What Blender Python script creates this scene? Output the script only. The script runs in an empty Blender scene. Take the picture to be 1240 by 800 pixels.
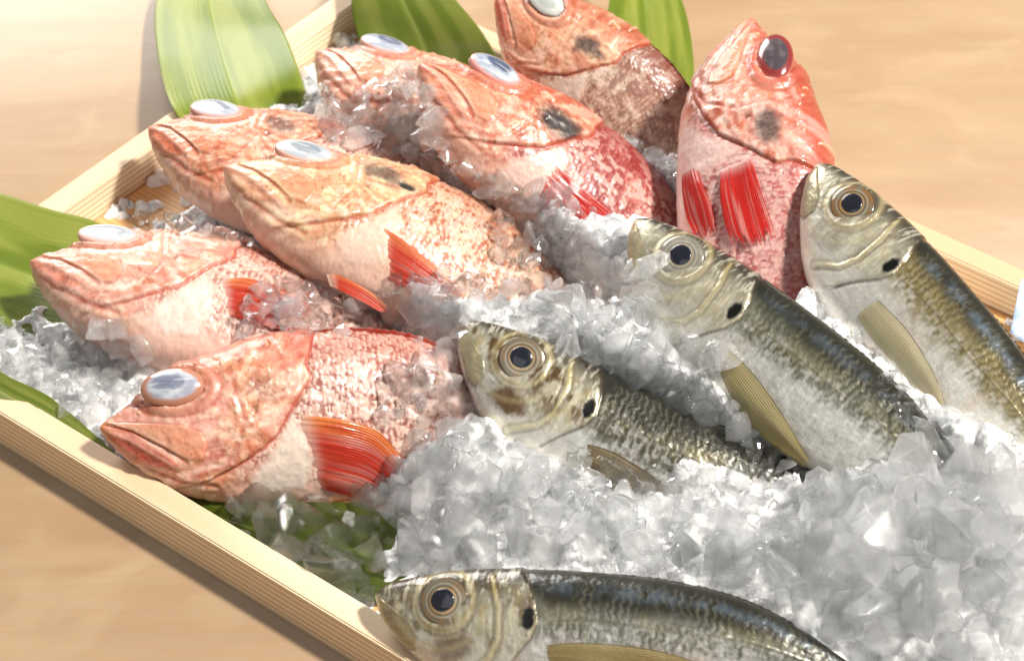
import bpy, bmesh, math
import numpy as np
from mathutils import Vector, Matrix
from mathutils.bvhtree import BVHTree
sc = bpy.context.scene
COL = sc.collection
# ---------------------------------------------------------------- camera
PITCH = math.radians(42.5); LENS = 85.0; FPX = LENS/36*1240
CAM = np.array([0, -1.17*math.cos(PITCH), .03+1.17*math.sin(PITCH)])
FW = np.array([0, math.cos(PITCH), -math.sin(PITCH)]); UP = np.array([0, math.sin(PITCH), math.cos(PITCH)]); RT = np.array([1., 0, 0])
cam = bpy.data.cameras.new('camera'); cam.lens = LENS; cam.sensor_width = 36; cam.clip_start = .05; cam.clip_end = 60
cam.dof.use_dof = True; cam.dof.focus_distance = 1.10; cam.dof.aperture_fstop = 15.0
camo = bpy.data.objects.new('camera', cam); COL.objects.link(camo)
camo.location = CAM; camo.rotation_euler = (math.radians(90-42.5), 0, 0); sc.camera = camo
# ---------------------------------------------------------------- world and lamps (a studio: a hard key from the right, a big window-like softbox behind on the left)
w = bpy.data.worlds.new('World'); sc.world = w; w.use_nodes = True
wb = w.node_tree.nodes['Background']; wb.inputs[0].default_value = (1, .985, .96, 1); wb.inputs[1].default_value = .25
def area(name, az, el, dist, size, power, color, target=(0, 0, .03), sizey=None):
    l = bpy.data.lights.new(name, 'AREA'); l.energy = power; l.color = color; l.shape = 'RECTANGLE'; l.size = size; l.size_y = sizey or size
    o = bpy.data.objects.new(name, l); COL.objects.link(o)
    a, e = math.radians(az), math.radians(el)
    d = Vector((math.cos(a)*math.cos(e), math.sin(a)*math.cos(e), math.sin(e)))
    o.location = Vector(target)+d*dist; o.rotation_euler = d.to_track_quat('Z', 'Y').to_euler()
    return o
area('key_lamp', -14, 56, 5.2, .5, 500, (1, .94, .86))
area('window_softbox', 106, 36.3, 1.35, 1.0, 27, (1, .97, .94), target=(-.45, .35, 0), sizey=.9)
area('front_fill', 245, 50, 2.0, 1.2, 3, (.97, .98, 1))
sc.view_settings.view_transform = 'Standard'; sc.view_settings.look = 'None'; sc.view_settings.exposure = 0; sc.view_settings.gamma = 1
cy = sc.cycles; cy.max_bounces = 20; cy.transmission_bounces = 16; cy.transparent_max_bounces = 28; cy.glossy_bounces = 4; cy.diffuse_bounces = 8
cy.use_denoising = True; cy.sample_clamp_indirect = 12; cy.caustics_reflective = False; cy.caustics_refractive = True
# ---------------------------------------------------------------- small tools
def proj(P):
    d = np.asarray(P)-CAM; q = d@FW; return np.stack([620+FPX*(d@RT)/q, 400-FPX*(d@UP)/q], -1)
def at(px, py, zcm):
    """world point at height zcm (cm) that the photograph shows at this place"""
    d = RT*(px-620)/FPX-UP*(py-400)/FPX+FW; return CAM+d*((zcm*.01-CAM[2])/d[2])
def L(r, g, b):
    c = np.array([r, g, b])/255.; return np.where(c <= .04045, c/12.92, ((c+.055)/1.055)**2.4)
def sst(a, b, x):
    t = np.clip((x-a)/(b-a), 0, 1); return t*t*(3-2*t)
def _hash(i, j, k, seed):
    h = (i*374761393+j*668265263+k*2147483647+seed*974634777) & 0xffffffff
    h = ((h ^ (h >> 13))*1274126177) & 0xffffffff
    h = ((h ^ (h >> 16))*2246822519) & 0xffffffff
    return ((h ^ (h >> 15)) & 0xffffff)/float(0xffffff)
def noise(p, seed=0):
    p = np.asarray(p, float); f = np.floor(p).astype(np.int64); t = p-f; t = t*t*(3-2*t); r = 0
    for a in (0, 1):
        for b in (0, 1):
            for c in (0, 1):
                wgt = (t[..., 0] if a else 1-t[..., 0])*(t[..., 1] if b else 1-t[..., 1])*(t[..., 2] if c else 1-t[..., 2])
                r = r+wgt*_hash(f[..., 0]+a, f[..., 1]+b, f[..., 2]+c, seed)
    return r
def fbm(p, seed=0, o=4, g=.5):
    r = 0; a = 1; s = 0; p = np.asarray(p, float)
    for i in range(o): r = r+a*noise(p*2**i+i*7.3, seed+i); s += a; a *= g
    return r/s
def mesh(name, V, F, mat=None, attrs=None, smooth=True, uv=None):
    """V (n,3); F (m,4) or (m,3) ints"""
    me = bpy.data.meshes.new(name); V = np.asarray(V, np.float32); F = np.asarray(F, np.int32); k = F.shape[1]
    me.vertices.add(len(V)); me.vertices.foreach_set('co', V.ravel())
    me.loops.add(F.size); me.loops.foreach_set('vertex_index', F.ravel())
    me.polygons.add(len(F)); me.polygons.foreach_set('loop_start', np.arange(0, F.size, k, dtype=np.int32))
    if smooth: me.polygons.foreach_set('use_smooth', np.ones(len(F), bool))
    for an, av in (attrs or {}).items():
        av = np.asarray(av, np.float32)
        if av.ndim == 2:
            a = me.attributes.new(an, 'FLOAT_COLOR', 'POINT'); a.data.foreach_set('color', np.hstack([av, np.ones((len(av), 1), np.float32)]).ravel())
        else:
            a = me.attributes.new(an, 'FLOAT', 'POINT'); a.data.foreach_set('value', av)
    me.update(calc_edges=True); me.validate()
    if mat: me.materials.append(mat)
    return me
def grid_faces(nu, nv, closed=False):
    i = np.arange(nu-1)[:, None]; j = np.arange(nv if closed else nv-1)[None, :]; j2 = (j+1) % nv
    return np.stack(np.broadcast_arrays(i*nv+j, i*nv+j2, (i+1)*nv+j2, (i+1)*nv+j), -1).reshape(-1, 4)
def link(name, me, parent=None, loc=None):
    o = bpy.data.objects.new(name, me); COL.objects.link(o)
    if parent: o.parent = parent
    if loc is not None: o.location = loc
    return o
def tag(o, label=None, cat=None, group=None, kind=None):
    for k, v in (('label', label), ('category', cat), ('group', group), ('kind', kind)):
        if v: o[k] = v
    return o
def empty(name, loc, *a, **k):
    o = bpy.data.objects.new(name, None); COL.objects.link(o); o.location = loc; o.empty_display_size = .01; return tag(o, *a, **k)
# ---------------------------------------------------------------- node helper
class NT:
    def __init__(s, name):
        s.m = bpy.data.materials.new(name); s.m.use_nodes = True; s.t = s.m.node_tree; s.t.nodes.clear(); s.out = s.n('ShaderNodeOutputMaterial')
    def n(s, ty, **k):
        x = s.t.nodes.new(ty)
        for a, v in k.items():
            if a.startswith('i_'): x.inputs[a[2:].replace('_', ' ')].default_value = v
            else: setattr(x, a, v)
        return x
    def l(s, a, b): s.t.links.new(a, b)
    def noise(s, vec, scale, detail=4, rough=.55, dist=0):
        x = s.n('ShaderNodeTexNoise'); x.inputs['Scale'].default_value = scale; x.inputs['Detail'].default_value = detail; x.inputs['Roughness'].default_value = rough
        x.inputs['Distortion'].default_value = dist
        if vec is not None: s.l(vec, x.inputs['Vector'])
        return x.outputs['Fac']
    def ramp(s, fac, stops):
        x = s.n('ShaderNodeValToRGB'); s.l(fac, x.inputs[0]); e = x.color_ramp.elements
        while len(e) < len(stops): e.new(.5)
        for q, (p, c) in zip(e, stops): q.position = p; q.color = (*c, 1) if len(c) == 3 else c
        return x.outputs[0]
    def mix(s, fac, a, b, blend='MIX'):
        x = s.n('ShaderNodeMix', data_type='RGBA', blend_type=blend)
        for sock, v in ((x.inputs[0], fac), (x.inputs[6], a), (x.inputs[7], b)):
            if hasattr(v, 'links'): s.l(v, sock)
            elif isinstance(v, (int, float)): sock.default_value = v
            else: sock.default_value = (*v, 1)
        return x.outputs[2]
    def math(s, op, a, b=0., c=None):
        x = s.n('ShaderNodeMath', operation=op)
        for sock, v in zip(x.inputs, (a, b, c)):
            if v is None: continue
            if hasattr(v, 'links'): s.l(v, sock)
            else: sock.default_value = v
        return x.outputs[0]
    def bump(s, h, strength, dist, nrm=None):
        x = s.n('ShaderNodeBump'); x.inputs['Strength'].default_value = strength; x.inputs['Distance'].default_value = dist; s.l(h, x.inputs['Height'])
        if nrm is not None: s.l(nrm, x.inputs['Normal'])
        return x.outputs[0]
    def attr(s, name, fac=False):
        x = s.n('ShaderNodeAttribute', attribute_name=name); return x.outputs['Fac' if fac else 'Color']
    def obj(s): return s.n('ShaderNodeTexCoord').outputs['Object']
    def mapping(s, vec, scale, rot=(0, 0, 0)):
        x = s.n('ShaderNodeMapping'); s.l(vec, x.inputs[0]); x.inputs['Scale'].default_value = scale; x.inputs['Rotation'].default_value = rot; return x.outputs[0]
    def principled(s, base=None, **k):
        p = s.n('ShaderNodeBsdfPrincipled')
        if base is not None:
            if hasattr(base, 'links'): s.l(base, p.inputs['Base Color'])
            else: p.inputs['Base Color'].default_value = (*base, 1)
        for a, v in k.items():
            sk = p.inputs[a.replace('_', ' ')]
            if hasattr(v, 'links'): s.l(v, sk)
            else: sk.default_value = v
        return p
    def done(s, sh): s.l(sh.outputs[0] if hasattr(sh, 'outputs') else sh, s.out.inputs[0]); return s.m
# ---------------------------------------------------------------- fish design (centimetres, snout at the origin, x to the tail, z dorsal)
ROCK = np.array([  # x, dorsal, ventral, half width
 (0,.10,-.15,.22),(.28,.33,-.55,.48),(.68,.58,-1.05,.75),(1.28,1.0,-1.65,1.08),(2.28,1.85,-2.45,1.58),(3.28,2.72,-3.15,2.0),
 (4.48,3.2,-3.65,2.3),(5.76,3.55,-3.95,2.55),(7.28,4.1,-4.15,2.7),(9.28,4.5,-4.2,2.7),(12.1,4.65,-4.1,2.5),(15.3,4.3,-3.7,2.0),
 (17.7,3.5,-3.0,1.5),(20.1,2.4,-2.1,1.0),(22.1,1.5,-1.35,.6),(23.3,1.2,-1.0,.4),(24.6,1.3,-1.1,.15)])
MACK = np.array([
 (0,.16,-.2,.18),(.2,.30,-.62,.34),(.44,.43,-1.04,.5),(.8,.58,-1.45,.66),(1.28,.72,-1.96,.85),(2.44,1.0,-2.92,1.15),(3.64,1.2,-3.70,1.42),(4.9,1.33,-4.25,1.62),
 (7.8,1.5,-4.7,1.9),(12.5,1.55,-4.5,1.85),(15.2,1.5,-4.0,1.62),(17.7,1.25,-3.1,1.25),(20.8,.6,-1.6,.6),(22.4,.35,-1.0,.25)])
def smooth_interp(tab, x):
    """monotone-ish cubic through the table"""
    X = tab[:,0]; out = []
    x = np.clip(x, X[0], X[-1])
    for c in range(1, tab.shape[1]):
        Y = tab[:,c]; d = np.diff(Y)/np.diff(X)
        m = np.empty_like(Y); m[1:-1] = np.where(d[:-1]*d[1:] > 0, 2*d[:-1]*d[1:]/(d[:-1]+d[1:]+1e-12), 0); m[0] = d[0]; m[-1] = d[-1]
        i = np.clip(np.searchsorted(X, x, side='right')-1, 0, len(X)-2)
        h = X[i+1]-X[i]; t = (x-X[i])/h
        out.append((2*t**3-3*t**2+1)*Y[i]+(t**3-2*t**2+t)*h*m[i]+(-2*t**3+3*t**2)*Y[i+1]+(t**3-t**2)*h*m[i+1])
    return out
class Pose:
    """Maps fish coordinates (cm) to the world (m): a spine bent along two arcs."""
    def __init__(s, head, yaw, pitch, roll, scale, bend=0., side=0.):
        y, p, r = map(math.radians, (yaw, pitch, roll))
        T = np.array([math.cos(y)*math.cos(p), math.sin(y)*math.cos(p), -math.sin(p)])   # snout to tail, pitch down
        n0 = np.array([0,0,1.]); n0 -= T*n0.dot(T); n0 /= np.linalg.norm(n0)
        d0 = np.cross(n0, T)
        s.N = n0*math.cos(r) - d0*math.sin(r); s.D = np.cross(s.N, T); s.T = T
        s.head = np.array(head, float); s.k = scale; s.bend = bend; s.side = side
    def frame(s, x):
        x = np.asarray(x, float)
        a = s.bend*np.maximum(x-4,0)**2/2/ 18.; b = s.side*np.maximum(x-4,0)**2/2/18.   # radians turned at x (curvature grows from the nape back)
        # numeric centreline
        g = np.linspace(-3, 32, 176)
        ga = s.bend*np.maximum(g-4,0)**2/2/18.; gb = s.side*np.maximum(g-4,0)**2/2/18.
        Tg = s._T(ga, gb); dg = g[1]-g[0]
        C = np.vstack([np.zeros(3), np.cumsum((Tg[1:]+Tg[:-1])/2*dg, axis=0)])
        i0 = np.array([np.interp(0, g, C[:,j]) for j in range(3)])
        C -= i0
        c = np.stack([np.interp(x, g, C[:,j]) for j in range(3)], -1)
        T = s._T(a, b)
        N = s.N*1.0 - T*(T@s.N)[...,None]; N /= np.linalg.norm(N, axis=-1, keepdims=True)
        return c, T, N, np.cross(N, T)
    def _T(s, a, b):
        a = np.asarray(a)[...,None]; b = np.asarray(b)[...,None]
        t = s.T*np.cos(a) - s.D*np.sin(a)
        t = t*np.cos(b) - s.N*np.sin(b)
        return t
    def __call__(s, x, z, y):
        c, T, N, D = s.frame(x)
        return s.head + (c + D*np.asarray(z)[...,None] + N*np.asarray(y)[...,None])*(s.k*.01)
# ---------------------------------------------------------------- materials of the setting
def wood_mat(name, light, dark, ring_dir, axis, rough=.5):
    """axis: direction of the grain in object space; ring_dir scales the growth-ring bands"""
    k = NT(name); v = k.obj()
    m = k.mapping(v, axis)
    big = k.noise(m, 1.0, 3, .5, .3)
    wv = k.n('ShaderNodeTexWave', wave_type='BANDS', bands_direction=ring_dir); wv.inputs['Scale'].default_value = 95; wv.inputs['Distortion'].default_value = 1.6
    wv.inputs['Detail'].default_value = 2; wv.inputs['Detail Scale'].default_value = .35
    k.l(k.mapping(v, (.12, 1, 1)), wv.inputs['Vector'])
    ring = k.ramp(wv.outputs['Fac'], [(0, (0, 0, 0)), (.62, (.12, .12, .12)), (.93, (1, 1, 1))])
    fib = k.noise(k.mapping(v, tuple(a*14 for a in axis)), 1.0, 4, .6)
    c = k.mix(k.math('MULTIPLY', ring, .55), light, dark)
    c = k.mix(k.math('MULTIPLY', big, .12), c, tuple(x*.75 for x in light))
    c = k.mix(k.math('MULTIPLY', fib, .14), c, dark)
    return k.done(k.principled(c, Roughness=rough, Normal=k.bump(k.math('ADD', fib, k.math('MULTIPLY', ring, .4)), .35, .0006)))
def table_mat():
    k = NT('pale_veneer_table'); v = k.obj()
    rot = k.mapping(v, (1, 1, 1), (0, 0, math.radians(-4)))
    a = k.noise(k.mapping(rot, (5, 26, 1)), 1, 5, .6, .7)
    b = k.noise(k.mapping(rot, (26, 420, 1)), 1, 5, .65, .2)
    f = k.noise(k.mapping(rot, (14, 22, 1)), 1, 3, .5, 1.2)
    c = k.mix(k.ramp(a, [(.3, (0, 0, 0)), (.72, (1, 1, 1))]), L(176, 149, 114), L(158, 127, 92))
    c = k.mix(k.math('MULTIPLY', k.ramp(f, [(.52, (0, 0, 0)), (.7, (1, 1, 1))]), .35), c, L(194, 168, 134))
    c = k.mix(k.math('MULTIPLY', k.ramp(b, [(.4, (0, 0, 0)), (.8, (1, 1, 1))]), .35), c, L(178, 122, 82))
    return k.done(k.principled(c, Roughness=.4, Specular_IOR_Level=1.0, Coat_Weight=.6, Coat_Roughness=.36, Coat_IOR=1.6, Normal=k.bump(b, .12, .0005)))
def leaf_mat():
    k = NT('bamboo_leaf'); c = k.attr('Col'); v = k.obj()
    n = k.noise(v, 55, 4); c = k.mix(k.math('MULTIPLY', n, .45), c, L(112, 134, 40))
    h = k.attr('Hgt', True)
    nb = k.bump(h, .3, .0008)
    p = k.principled(c, Roughness=.33, Specular_IOR_Level=.5, Normal=nb)
    t = k.n('ShaderNodeBsdfTranslucent'); k.l(k.mix(1.0, c, (1.0, 1.05, .35), 'MULTIPLY'), t.inputs[0])
    x = k.n('ShaderNodeMixShader'); x.inputs[0].default_value = .3; k.l(p.outputs[0], x.inputs[1]); k.l(t.outputs[0], x.inputs[2])
    return k.done(x)
# ---------------------------------------------------------------- table
TM = table_mat()
n = 2
me = mesh('table_top', [(-2.2, -1.2, 0), (2.2, -1.2, 0), (2.2, 2.6, 0), (-2.2, 2.6, 0), (-2.2, -1.2, -.03), (2.2, -1.2, -.03), (2.2, 2.6, -.03), (-2.2, 2.6, -.03)],
          [(0, 1, 2, 3), (7, 6, 5, 4), (0, 4, 5, 1), (1, 5, 6, 2), (2, 6, 7, 3), (3, 7, 4, 0)], TM, smooth=False)
tag(link('table', me), 'pale wood grained table surface under the fish tray', kind='structure')
# ---------------------------------------------------------------- wooden tray
EX = np.array([.794, -.608, 0]); EX /= np.linalg.norm(EX); EY = np.array([-EX[1], EX[0], 0])
RIM = .0245; WT = .0135
CORN = at(-168, 397, 2.45); CORN[2] = 0
_b = at(444, -31, 2.45)-CORN; TW = float(_b@EY); TL = .66
ROT = math.atan2(EX[1], EX[0])
tray = empty('wooden_tray', CORN, 'shallow pale wooden tray holding the fish and crushed ice', 'tray'); tray.rotation_euler = (0, 0, ROT)
W_OUT = wood_mat('cedar_wood', L(244, 228, 196), L(182, 126, 74), 'Z', (2, 60, 60))
W_FLOOR = wood_mat('cedar_floor_wood', L(226, 182, 124), L(190, 126, 72), 'Y', (2, 40, 2))
def board(name, x0, x1, y0, y1, z0, z1, mat, bev=.0007, shift=0.):
    bm = bmesh.new(); bmesh.ops.create_cube(bm, size=1)
    for v in bm.verts: v.co = Vector(((x0+x1)/2+v.co.x*(x1-x0), (y0+y1)/2+v.co.y*(y1-y0), (z0+z1)/2+v.co.z*(z1-z0)))
    bmesh.ops.bevel(bm, geom=bm.edges[:], offset=bev, segments=2, affect='EDGES')
    me = bpy.data.meshes.new(name); bm.to_mesh(me); bm.free(); me.materials.append(mat)
    return me
link('side_board', board('side_board', 0, TL, 0, WT, 0, RIM, W_OUT), tray)
link('side_board', board('side_board', 0, TL, TW-WT, TW, 0, RIM, W_OUT), tray)
e1 = link('end_board', board('end_board', 0, TW-2*WT-.0006, -WT, 0, 0, RIM, W_OUT), tray); e1.location = (0, WT+.0003, 0); e1.rotation_euler = (0, 0, math.pi/2)
e2 = link('end_board', e1.data, tray); e2.location = (TL-WT, WT+.0003, 0); e2.rotation_euler = (0, 0, math.pi/2)
link('floor_board', board('floor_board', WT+.0003, TL-WT-.0003, WT+.0003, TW-WT-.0003, .0005, .005, W_FLOOR), tray)
# ---------------------------------------------------------------- bamboo leaves
LM_ = leaf_mat()
LEAF_BV = []; LEAF6 = []
def leaf(rows, label, fold=.25, hue=0., shade=1., seed=0, cat='leaf'):
    rows = np.array([[*at(l[0], l[1], l[2]), *at(r[0], r[1], r[2])] for l, r in rows])
    t = np.linspace(0, len(rows)-1, 90); i = np.clip(t.astype(int), 0, len(rows)-2); f = (t-i)[:, None]
    def cr(i, f):
        a = rows[np.clip(i-1, 0, len(rows)-1)]; b = rows[i]; c = rows[i+1]; d = rows[np.clip(i+2, 0, len(rows)-1)]
        return .5*((2*b)+(c-a)*f+(2*a-5*b+4*c-d)*f*f+(-a+3*b-3*c+d)*f**3)
    R = cr(i, f); A = R[:, :3]; B = R[:, 3:]; nv = 60
    s = np.linspace(0, 1, nv)[None, :, None]
    P = A[:, None]*(1-s)+B[:, None]*s
    W = np.linalg.norm(A-B, axis=1)[:, None]
    s1 = s[..., 0]; P[..., 2] += W*fold*(np.abs(s1-.5)-.5)*.35+W*.02*np.sin(t[:, None]*2.3+seed+s1*3)
    vein = (np.cos(s1*2*np.pi*27+.6*np.sin(t[:, None]*.9+seed))*.5+.5)*(.35+.65*noise(np.stack(np.broadcast_arrays(s1*14, t[:, None]*.2, seed+0*s1), -1), seed)); mid = np.exp(-((s1-.5)/.018)**2)
    q = np.stack(np.broadcast_arrays(s1*9, t[:, None]*.6, seed*3.+0*s1), -1)
    n1 = fbm(q, seed, 3)
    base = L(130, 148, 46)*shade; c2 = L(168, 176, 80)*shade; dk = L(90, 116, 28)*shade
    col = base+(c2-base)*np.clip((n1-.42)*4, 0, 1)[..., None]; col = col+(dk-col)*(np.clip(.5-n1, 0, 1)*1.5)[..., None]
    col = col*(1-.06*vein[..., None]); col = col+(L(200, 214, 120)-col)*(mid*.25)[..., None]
    a = np.tile(np.arange(90)[:, None]*nv, (1, nv))
    V = P.reshape(-1, 3); nv_ = len(V); thick = np.array([0, 0, -.0005])
    Vall = np.vstack([V, V+thick]); F = grid_faces(90, nv); F2 = F[:, ::-1]+nv_
    br = np.concatenate([np.arange(nv), np.arange(1, 90)*nv+nv-1, 89*nv+np.arange(nv-2, -1, -1), np.arange(88, 0, -1)*nv])
    br2 = np.roll(br, -1); E = np.stack([br2, br, br+nv_, br2+nv_], -1)
    o0 = V.mean(0)
    if seed == 6: LEAF6.append((V.copy(), grid_faces(90, nv)))
    if seed < 6: LEAF_BV.append((V.tolist(), grid_faces(90, nv)))
    c = col.reshape(-1, 3); h = (vein*.5-mid).reshape(-1)
    me = mesh('bamboo_leaf', Vall-o0, np.vstack([F, F2, E]), LM_, {'Col': np.vstack([c, c]), 'Hgt': np.concatenate([h, h])})
    return tag(link('bamboo_leaf', me, loc=o0), label, cat, 'green bamboo leaves lining the tray')
leaf([((250, 185, 1.2), (385, 150, 1.2)), ((208, 128, 3.0), (367, 100, 3.0)), ((190, 60, 1.7), (344, 42, 3.0)), ((190, 0, .8), (322, 0, 2.4)), ((215, -60, .6), (296, -60, 1.3)), ((252, -115, .5), (262, -115, .6))],
     'broad upright green leaf leaning over the back left rim', seed=1)
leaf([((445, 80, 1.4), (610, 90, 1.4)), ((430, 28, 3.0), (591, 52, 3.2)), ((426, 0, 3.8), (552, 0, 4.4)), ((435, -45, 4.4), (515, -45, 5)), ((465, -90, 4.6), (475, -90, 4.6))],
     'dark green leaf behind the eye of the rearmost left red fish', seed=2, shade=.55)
leaf([((740, 150, 2.0), (842, 160, 2.0)), ((735, 60, 3.6), (839, 66, 3.6)), ((738, 0, 4.6), (826, 0, 4.8)), ((755, -50, 5.2), (798, -50, 5.2)), ((772, -80, 5.2), (778, -80, 5.2))],
     'green leaf standing behind the speckled fish at the top', seed=3)
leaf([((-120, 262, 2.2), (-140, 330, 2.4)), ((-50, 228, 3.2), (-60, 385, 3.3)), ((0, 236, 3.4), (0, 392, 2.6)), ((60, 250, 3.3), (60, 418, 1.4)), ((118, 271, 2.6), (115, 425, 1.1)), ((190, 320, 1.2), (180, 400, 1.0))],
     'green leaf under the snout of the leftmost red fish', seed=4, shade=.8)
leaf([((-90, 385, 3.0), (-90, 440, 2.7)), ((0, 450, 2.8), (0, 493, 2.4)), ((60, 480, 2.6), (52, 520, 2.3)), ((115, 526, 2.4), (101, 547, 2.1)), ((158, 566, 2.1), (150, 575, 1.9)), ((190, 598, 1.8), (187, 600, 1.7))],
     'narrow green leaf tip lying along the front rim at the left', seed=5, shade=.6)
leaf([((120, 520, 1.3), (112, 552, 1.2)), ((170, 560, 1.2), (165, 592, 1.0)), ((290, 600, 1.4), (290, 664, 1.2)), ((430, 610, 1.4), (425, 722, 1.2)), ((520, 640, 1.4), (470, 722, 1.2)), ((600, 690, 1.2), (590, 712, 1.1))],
     'leaf coloured shadow dark on the tray floor beneath the front red fish and ice', seed=6, shade=.16)  # low shade value puts the shadow of fish and ice into the leaf colour
# ---------------------------------------------------------------- fish: shapes and colours in fish coordinates
def fish_mat(name, coat=.6, rough=.3, sss=.0, bump=.25, fine=900):
    k = NT(name); v = k.obj(); c = k.attr('Col'); n = k.noise(v, fine, 3, .6); n2 = k.noise(v, 240, 4, .6)
    c = k.mix(k.math('MULTIPLY', n2, .22), c, k.mix(1.0, c, (.55, .5, .48), 'MULTIPLY'))
    h = k.math('ADD', k.math('MULTIPLY', n, .5), n2)
    r = k.math('MULTIPLY_ADD', n2, .3, rough-.12)
    kw = dict(Roughness=r, Metallic=k.attr('Met', True), Coat_Weight=coat, Coat_Roughness=.07, Coat_IOR=1.38, Normal=k.bump(h, bump, .0012), Coat_Normal=k.bump(n2, bump*.7, .0012))
    if sss: kw.update(Subsurface_Weight=sss, Subsurface_Scale=.004)
    p = k.principled(c, **kw)
    if sss: p.inputs['Subsurface Radius'].default_value = (1, .35, .2)
    return k.done(p)
M_RED = fish_mat('wet_red_fish_skin', .42, .36, .08, .15); M_SIL = fish_mat('wet_silver_fish_skin', .5, .28, 0, .2)
def fin_mat(name, trans, clear):
    k = NT(name); c = k.attr('Col'); v = k.obj(); n = k.noise(v, 500, 3)
    p = k.principled(c, Roughness=.25, Coat_Weight=.7, Coat_Roughness=.08, Normal=k.bump(n, .25, .001))
    t = k.n('ShaderNodeBsdfTranslucent'); k.l(c, t.inputs[0]); x = k.n('ShaderNodeMixShader'); x.inputs[0].default_value = trans; k.l(p.outputs[0], x.inputs[1]); k.l(t.outputs[0], x.inputs[2])
    tr = k.n('ShaderNodeBsdfTransparent'); y = k.n('ShaderNodeMixShader'); y.inputs[0].default_value = clear; k.l(x.outputs[0], y.inputs[1]); k.l(tr.outputs[0], y.inputs[2])
    return k.done(y)
M_RFIN = fin_mat('red_fin_membrane', .35, .18); M_SFIN = fin_mat('amber_fin_membrane', .35, .38)
def eye_mat():
    k = NT('wet_eye'); c = k.attr('Col'); v = k.obj(); n = k.noise(v, 200, 3)
    return k.done(k.principled(c, Roughness=.2, Metallic=k.attr('Met', True), Coat_Weight=1., Coat_Roughness=.02, Normal=k.bump(n, .1, .001)))
M_EYE = eye_mat()
def seg_d(x, z, pts, closed=False):
    """distance to a polyline"""
    P = np.array(pts, float); Q = np.roll(P, -1, 0) if closed else P[1:]; P = P if closed else P[:-1]
    d = np.full(x.shape, 1e9)
    for a, b in zip(P, Q):
        e = b-a; t = np.clip(((x-a[0])*e[0]+(z-a[1])*e[1])/(e@e+1e-12), 0, 1)
        d = np.minimum(d, np.hypot(x-a[0]-t*e[0], z-a[1]-t*e[1]))
    return d
def poly_sd(x, z, pts):
    """signed distance to a polygon, positive inside"""
    P = np.array(pts, float); Q = np.roll(P, -1, 0); ins = np.zeros(x.shape, bool)
    for a, b in zip(P, Q):
        c = ((a[1] > z) != (b[1] > z)) & (x < (b[0]-a[0])*(z-a[1])/(b[1]-a[1]+1e-12)+a[0]); ins ^= c
    return np.where(ins, 1, -1)*seg_d(x, z, pts, True)
def lateral(tab, x, z):
    zd, zv, w = smooth_interp(tab, np.atleast_1d(np.asarray(x, float))); h = (zd-zv)/2; c = (zd+zv)/2
    v = np.clip((np.asarray(z)-c)/h, -.97, .97); return w*np.sqrt(1-v*v)
def mixc(c, a, col): return c+(np.asarray(col)-c)*np.clip(a, 0, 1)[:, None]
def scales(x, z, p, seed, jit=.45):
    """overlapping scales: returns height, rim darkness and a random number per scale"""
    q = p*.92; best = np.full(x.shape, 1e9); H = np.zeros(x.shape); RIM = np.zeros(x.shape); ID = np.zeros(x.shape)
    w1 = fbm(np.stack([x*.9, z*.9, 0*x], -1), seed+3, 3)-.5; w2 = fbm(np.stack([x*.9, z*.9, 0*x+9], -1), seed+4, 3)-.5; x = x+w1*.7; z = z+w2*.7; gx = np.floor(x/p).astype(int)
    for dr in (1, 0, -1, -2):           # tailward first, headward scales overlie them
        r = gx+dr; off = .5*(r % 2)
        zi = np.round(z/q-off).astype(int)
        for dz in (0,):
            zz = zi+dz; j1 = _hash(r, zz, 0*r, seed)-.5; j2 = _hash(r, zz, 0*r+1, seed)-.5
            xc = (r+jit*j1)*p; zc = (zz+off+jit*j2)*q
            d = np.hypot((x-xc)/1.25, (z-zc)*1.02)/(p*.66); m = (d < 1) & (x > xc-p*.6)
            H = np.where(m, .35+.65*np.clip((x-xc)/p, 0, 1.2), H); RIM = np.where(m, sst(.72, 1, d)*(x > xc), RIM); ID = np.where(m, _hash(r, zz, 0*r+2, seed), ID)
            if dr == 1: base = ~m
    return H, RIM, ID
OPR = [(10.72, 4.3), (10.25, 2.9), (10.45, 2.2), (10.05, 1.6), (9.59, .97), (9.2, .3), (8.48, -.82), (7.32, -1.7), (5.76, -2.57), (4.19, -3.13), (2.2, -3.6), (0, -6), (-3, -6), (-3, 7), (11.5, 7)]
MAX_ = [(.14, .25), (2.34, .15), (4.0, .03), (4.97, -.32), (5.28, -.99), (5.03, -1.72), (4.3, -1.71), (3.17, -1.1), (1.56, -.28)]
LIPL = [(-.1, .15), (1.56, -.26), (3.17, -1.14), (4.3, -1.87)]
LLIP = [(-.2, .12), (1.56, -.28), (2.96, -1.22), (4.1, -1.95), (2.6, -2.1), (1.54, -1.82), (.73, -1.31), (.1, -.75)]
JAW2 = [(.25, -.76), (1.94, -1.91), (3.98, -2.79), (5.69, -3.08)]
PREO = [(6.45, 2.76), (6.8, 1.29), (7.09, .13), (6.46, -1.68), (5.19, -2.52)]
PECB = [(9.41, .36), (10.22, -.37), (10.55, -2.04), (10.16, -3.38), (8.51, -3.67), (7.25, -3.29), (7.24, -2.57), (8.06, -1.76), (8.89, -.54)]
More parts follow.
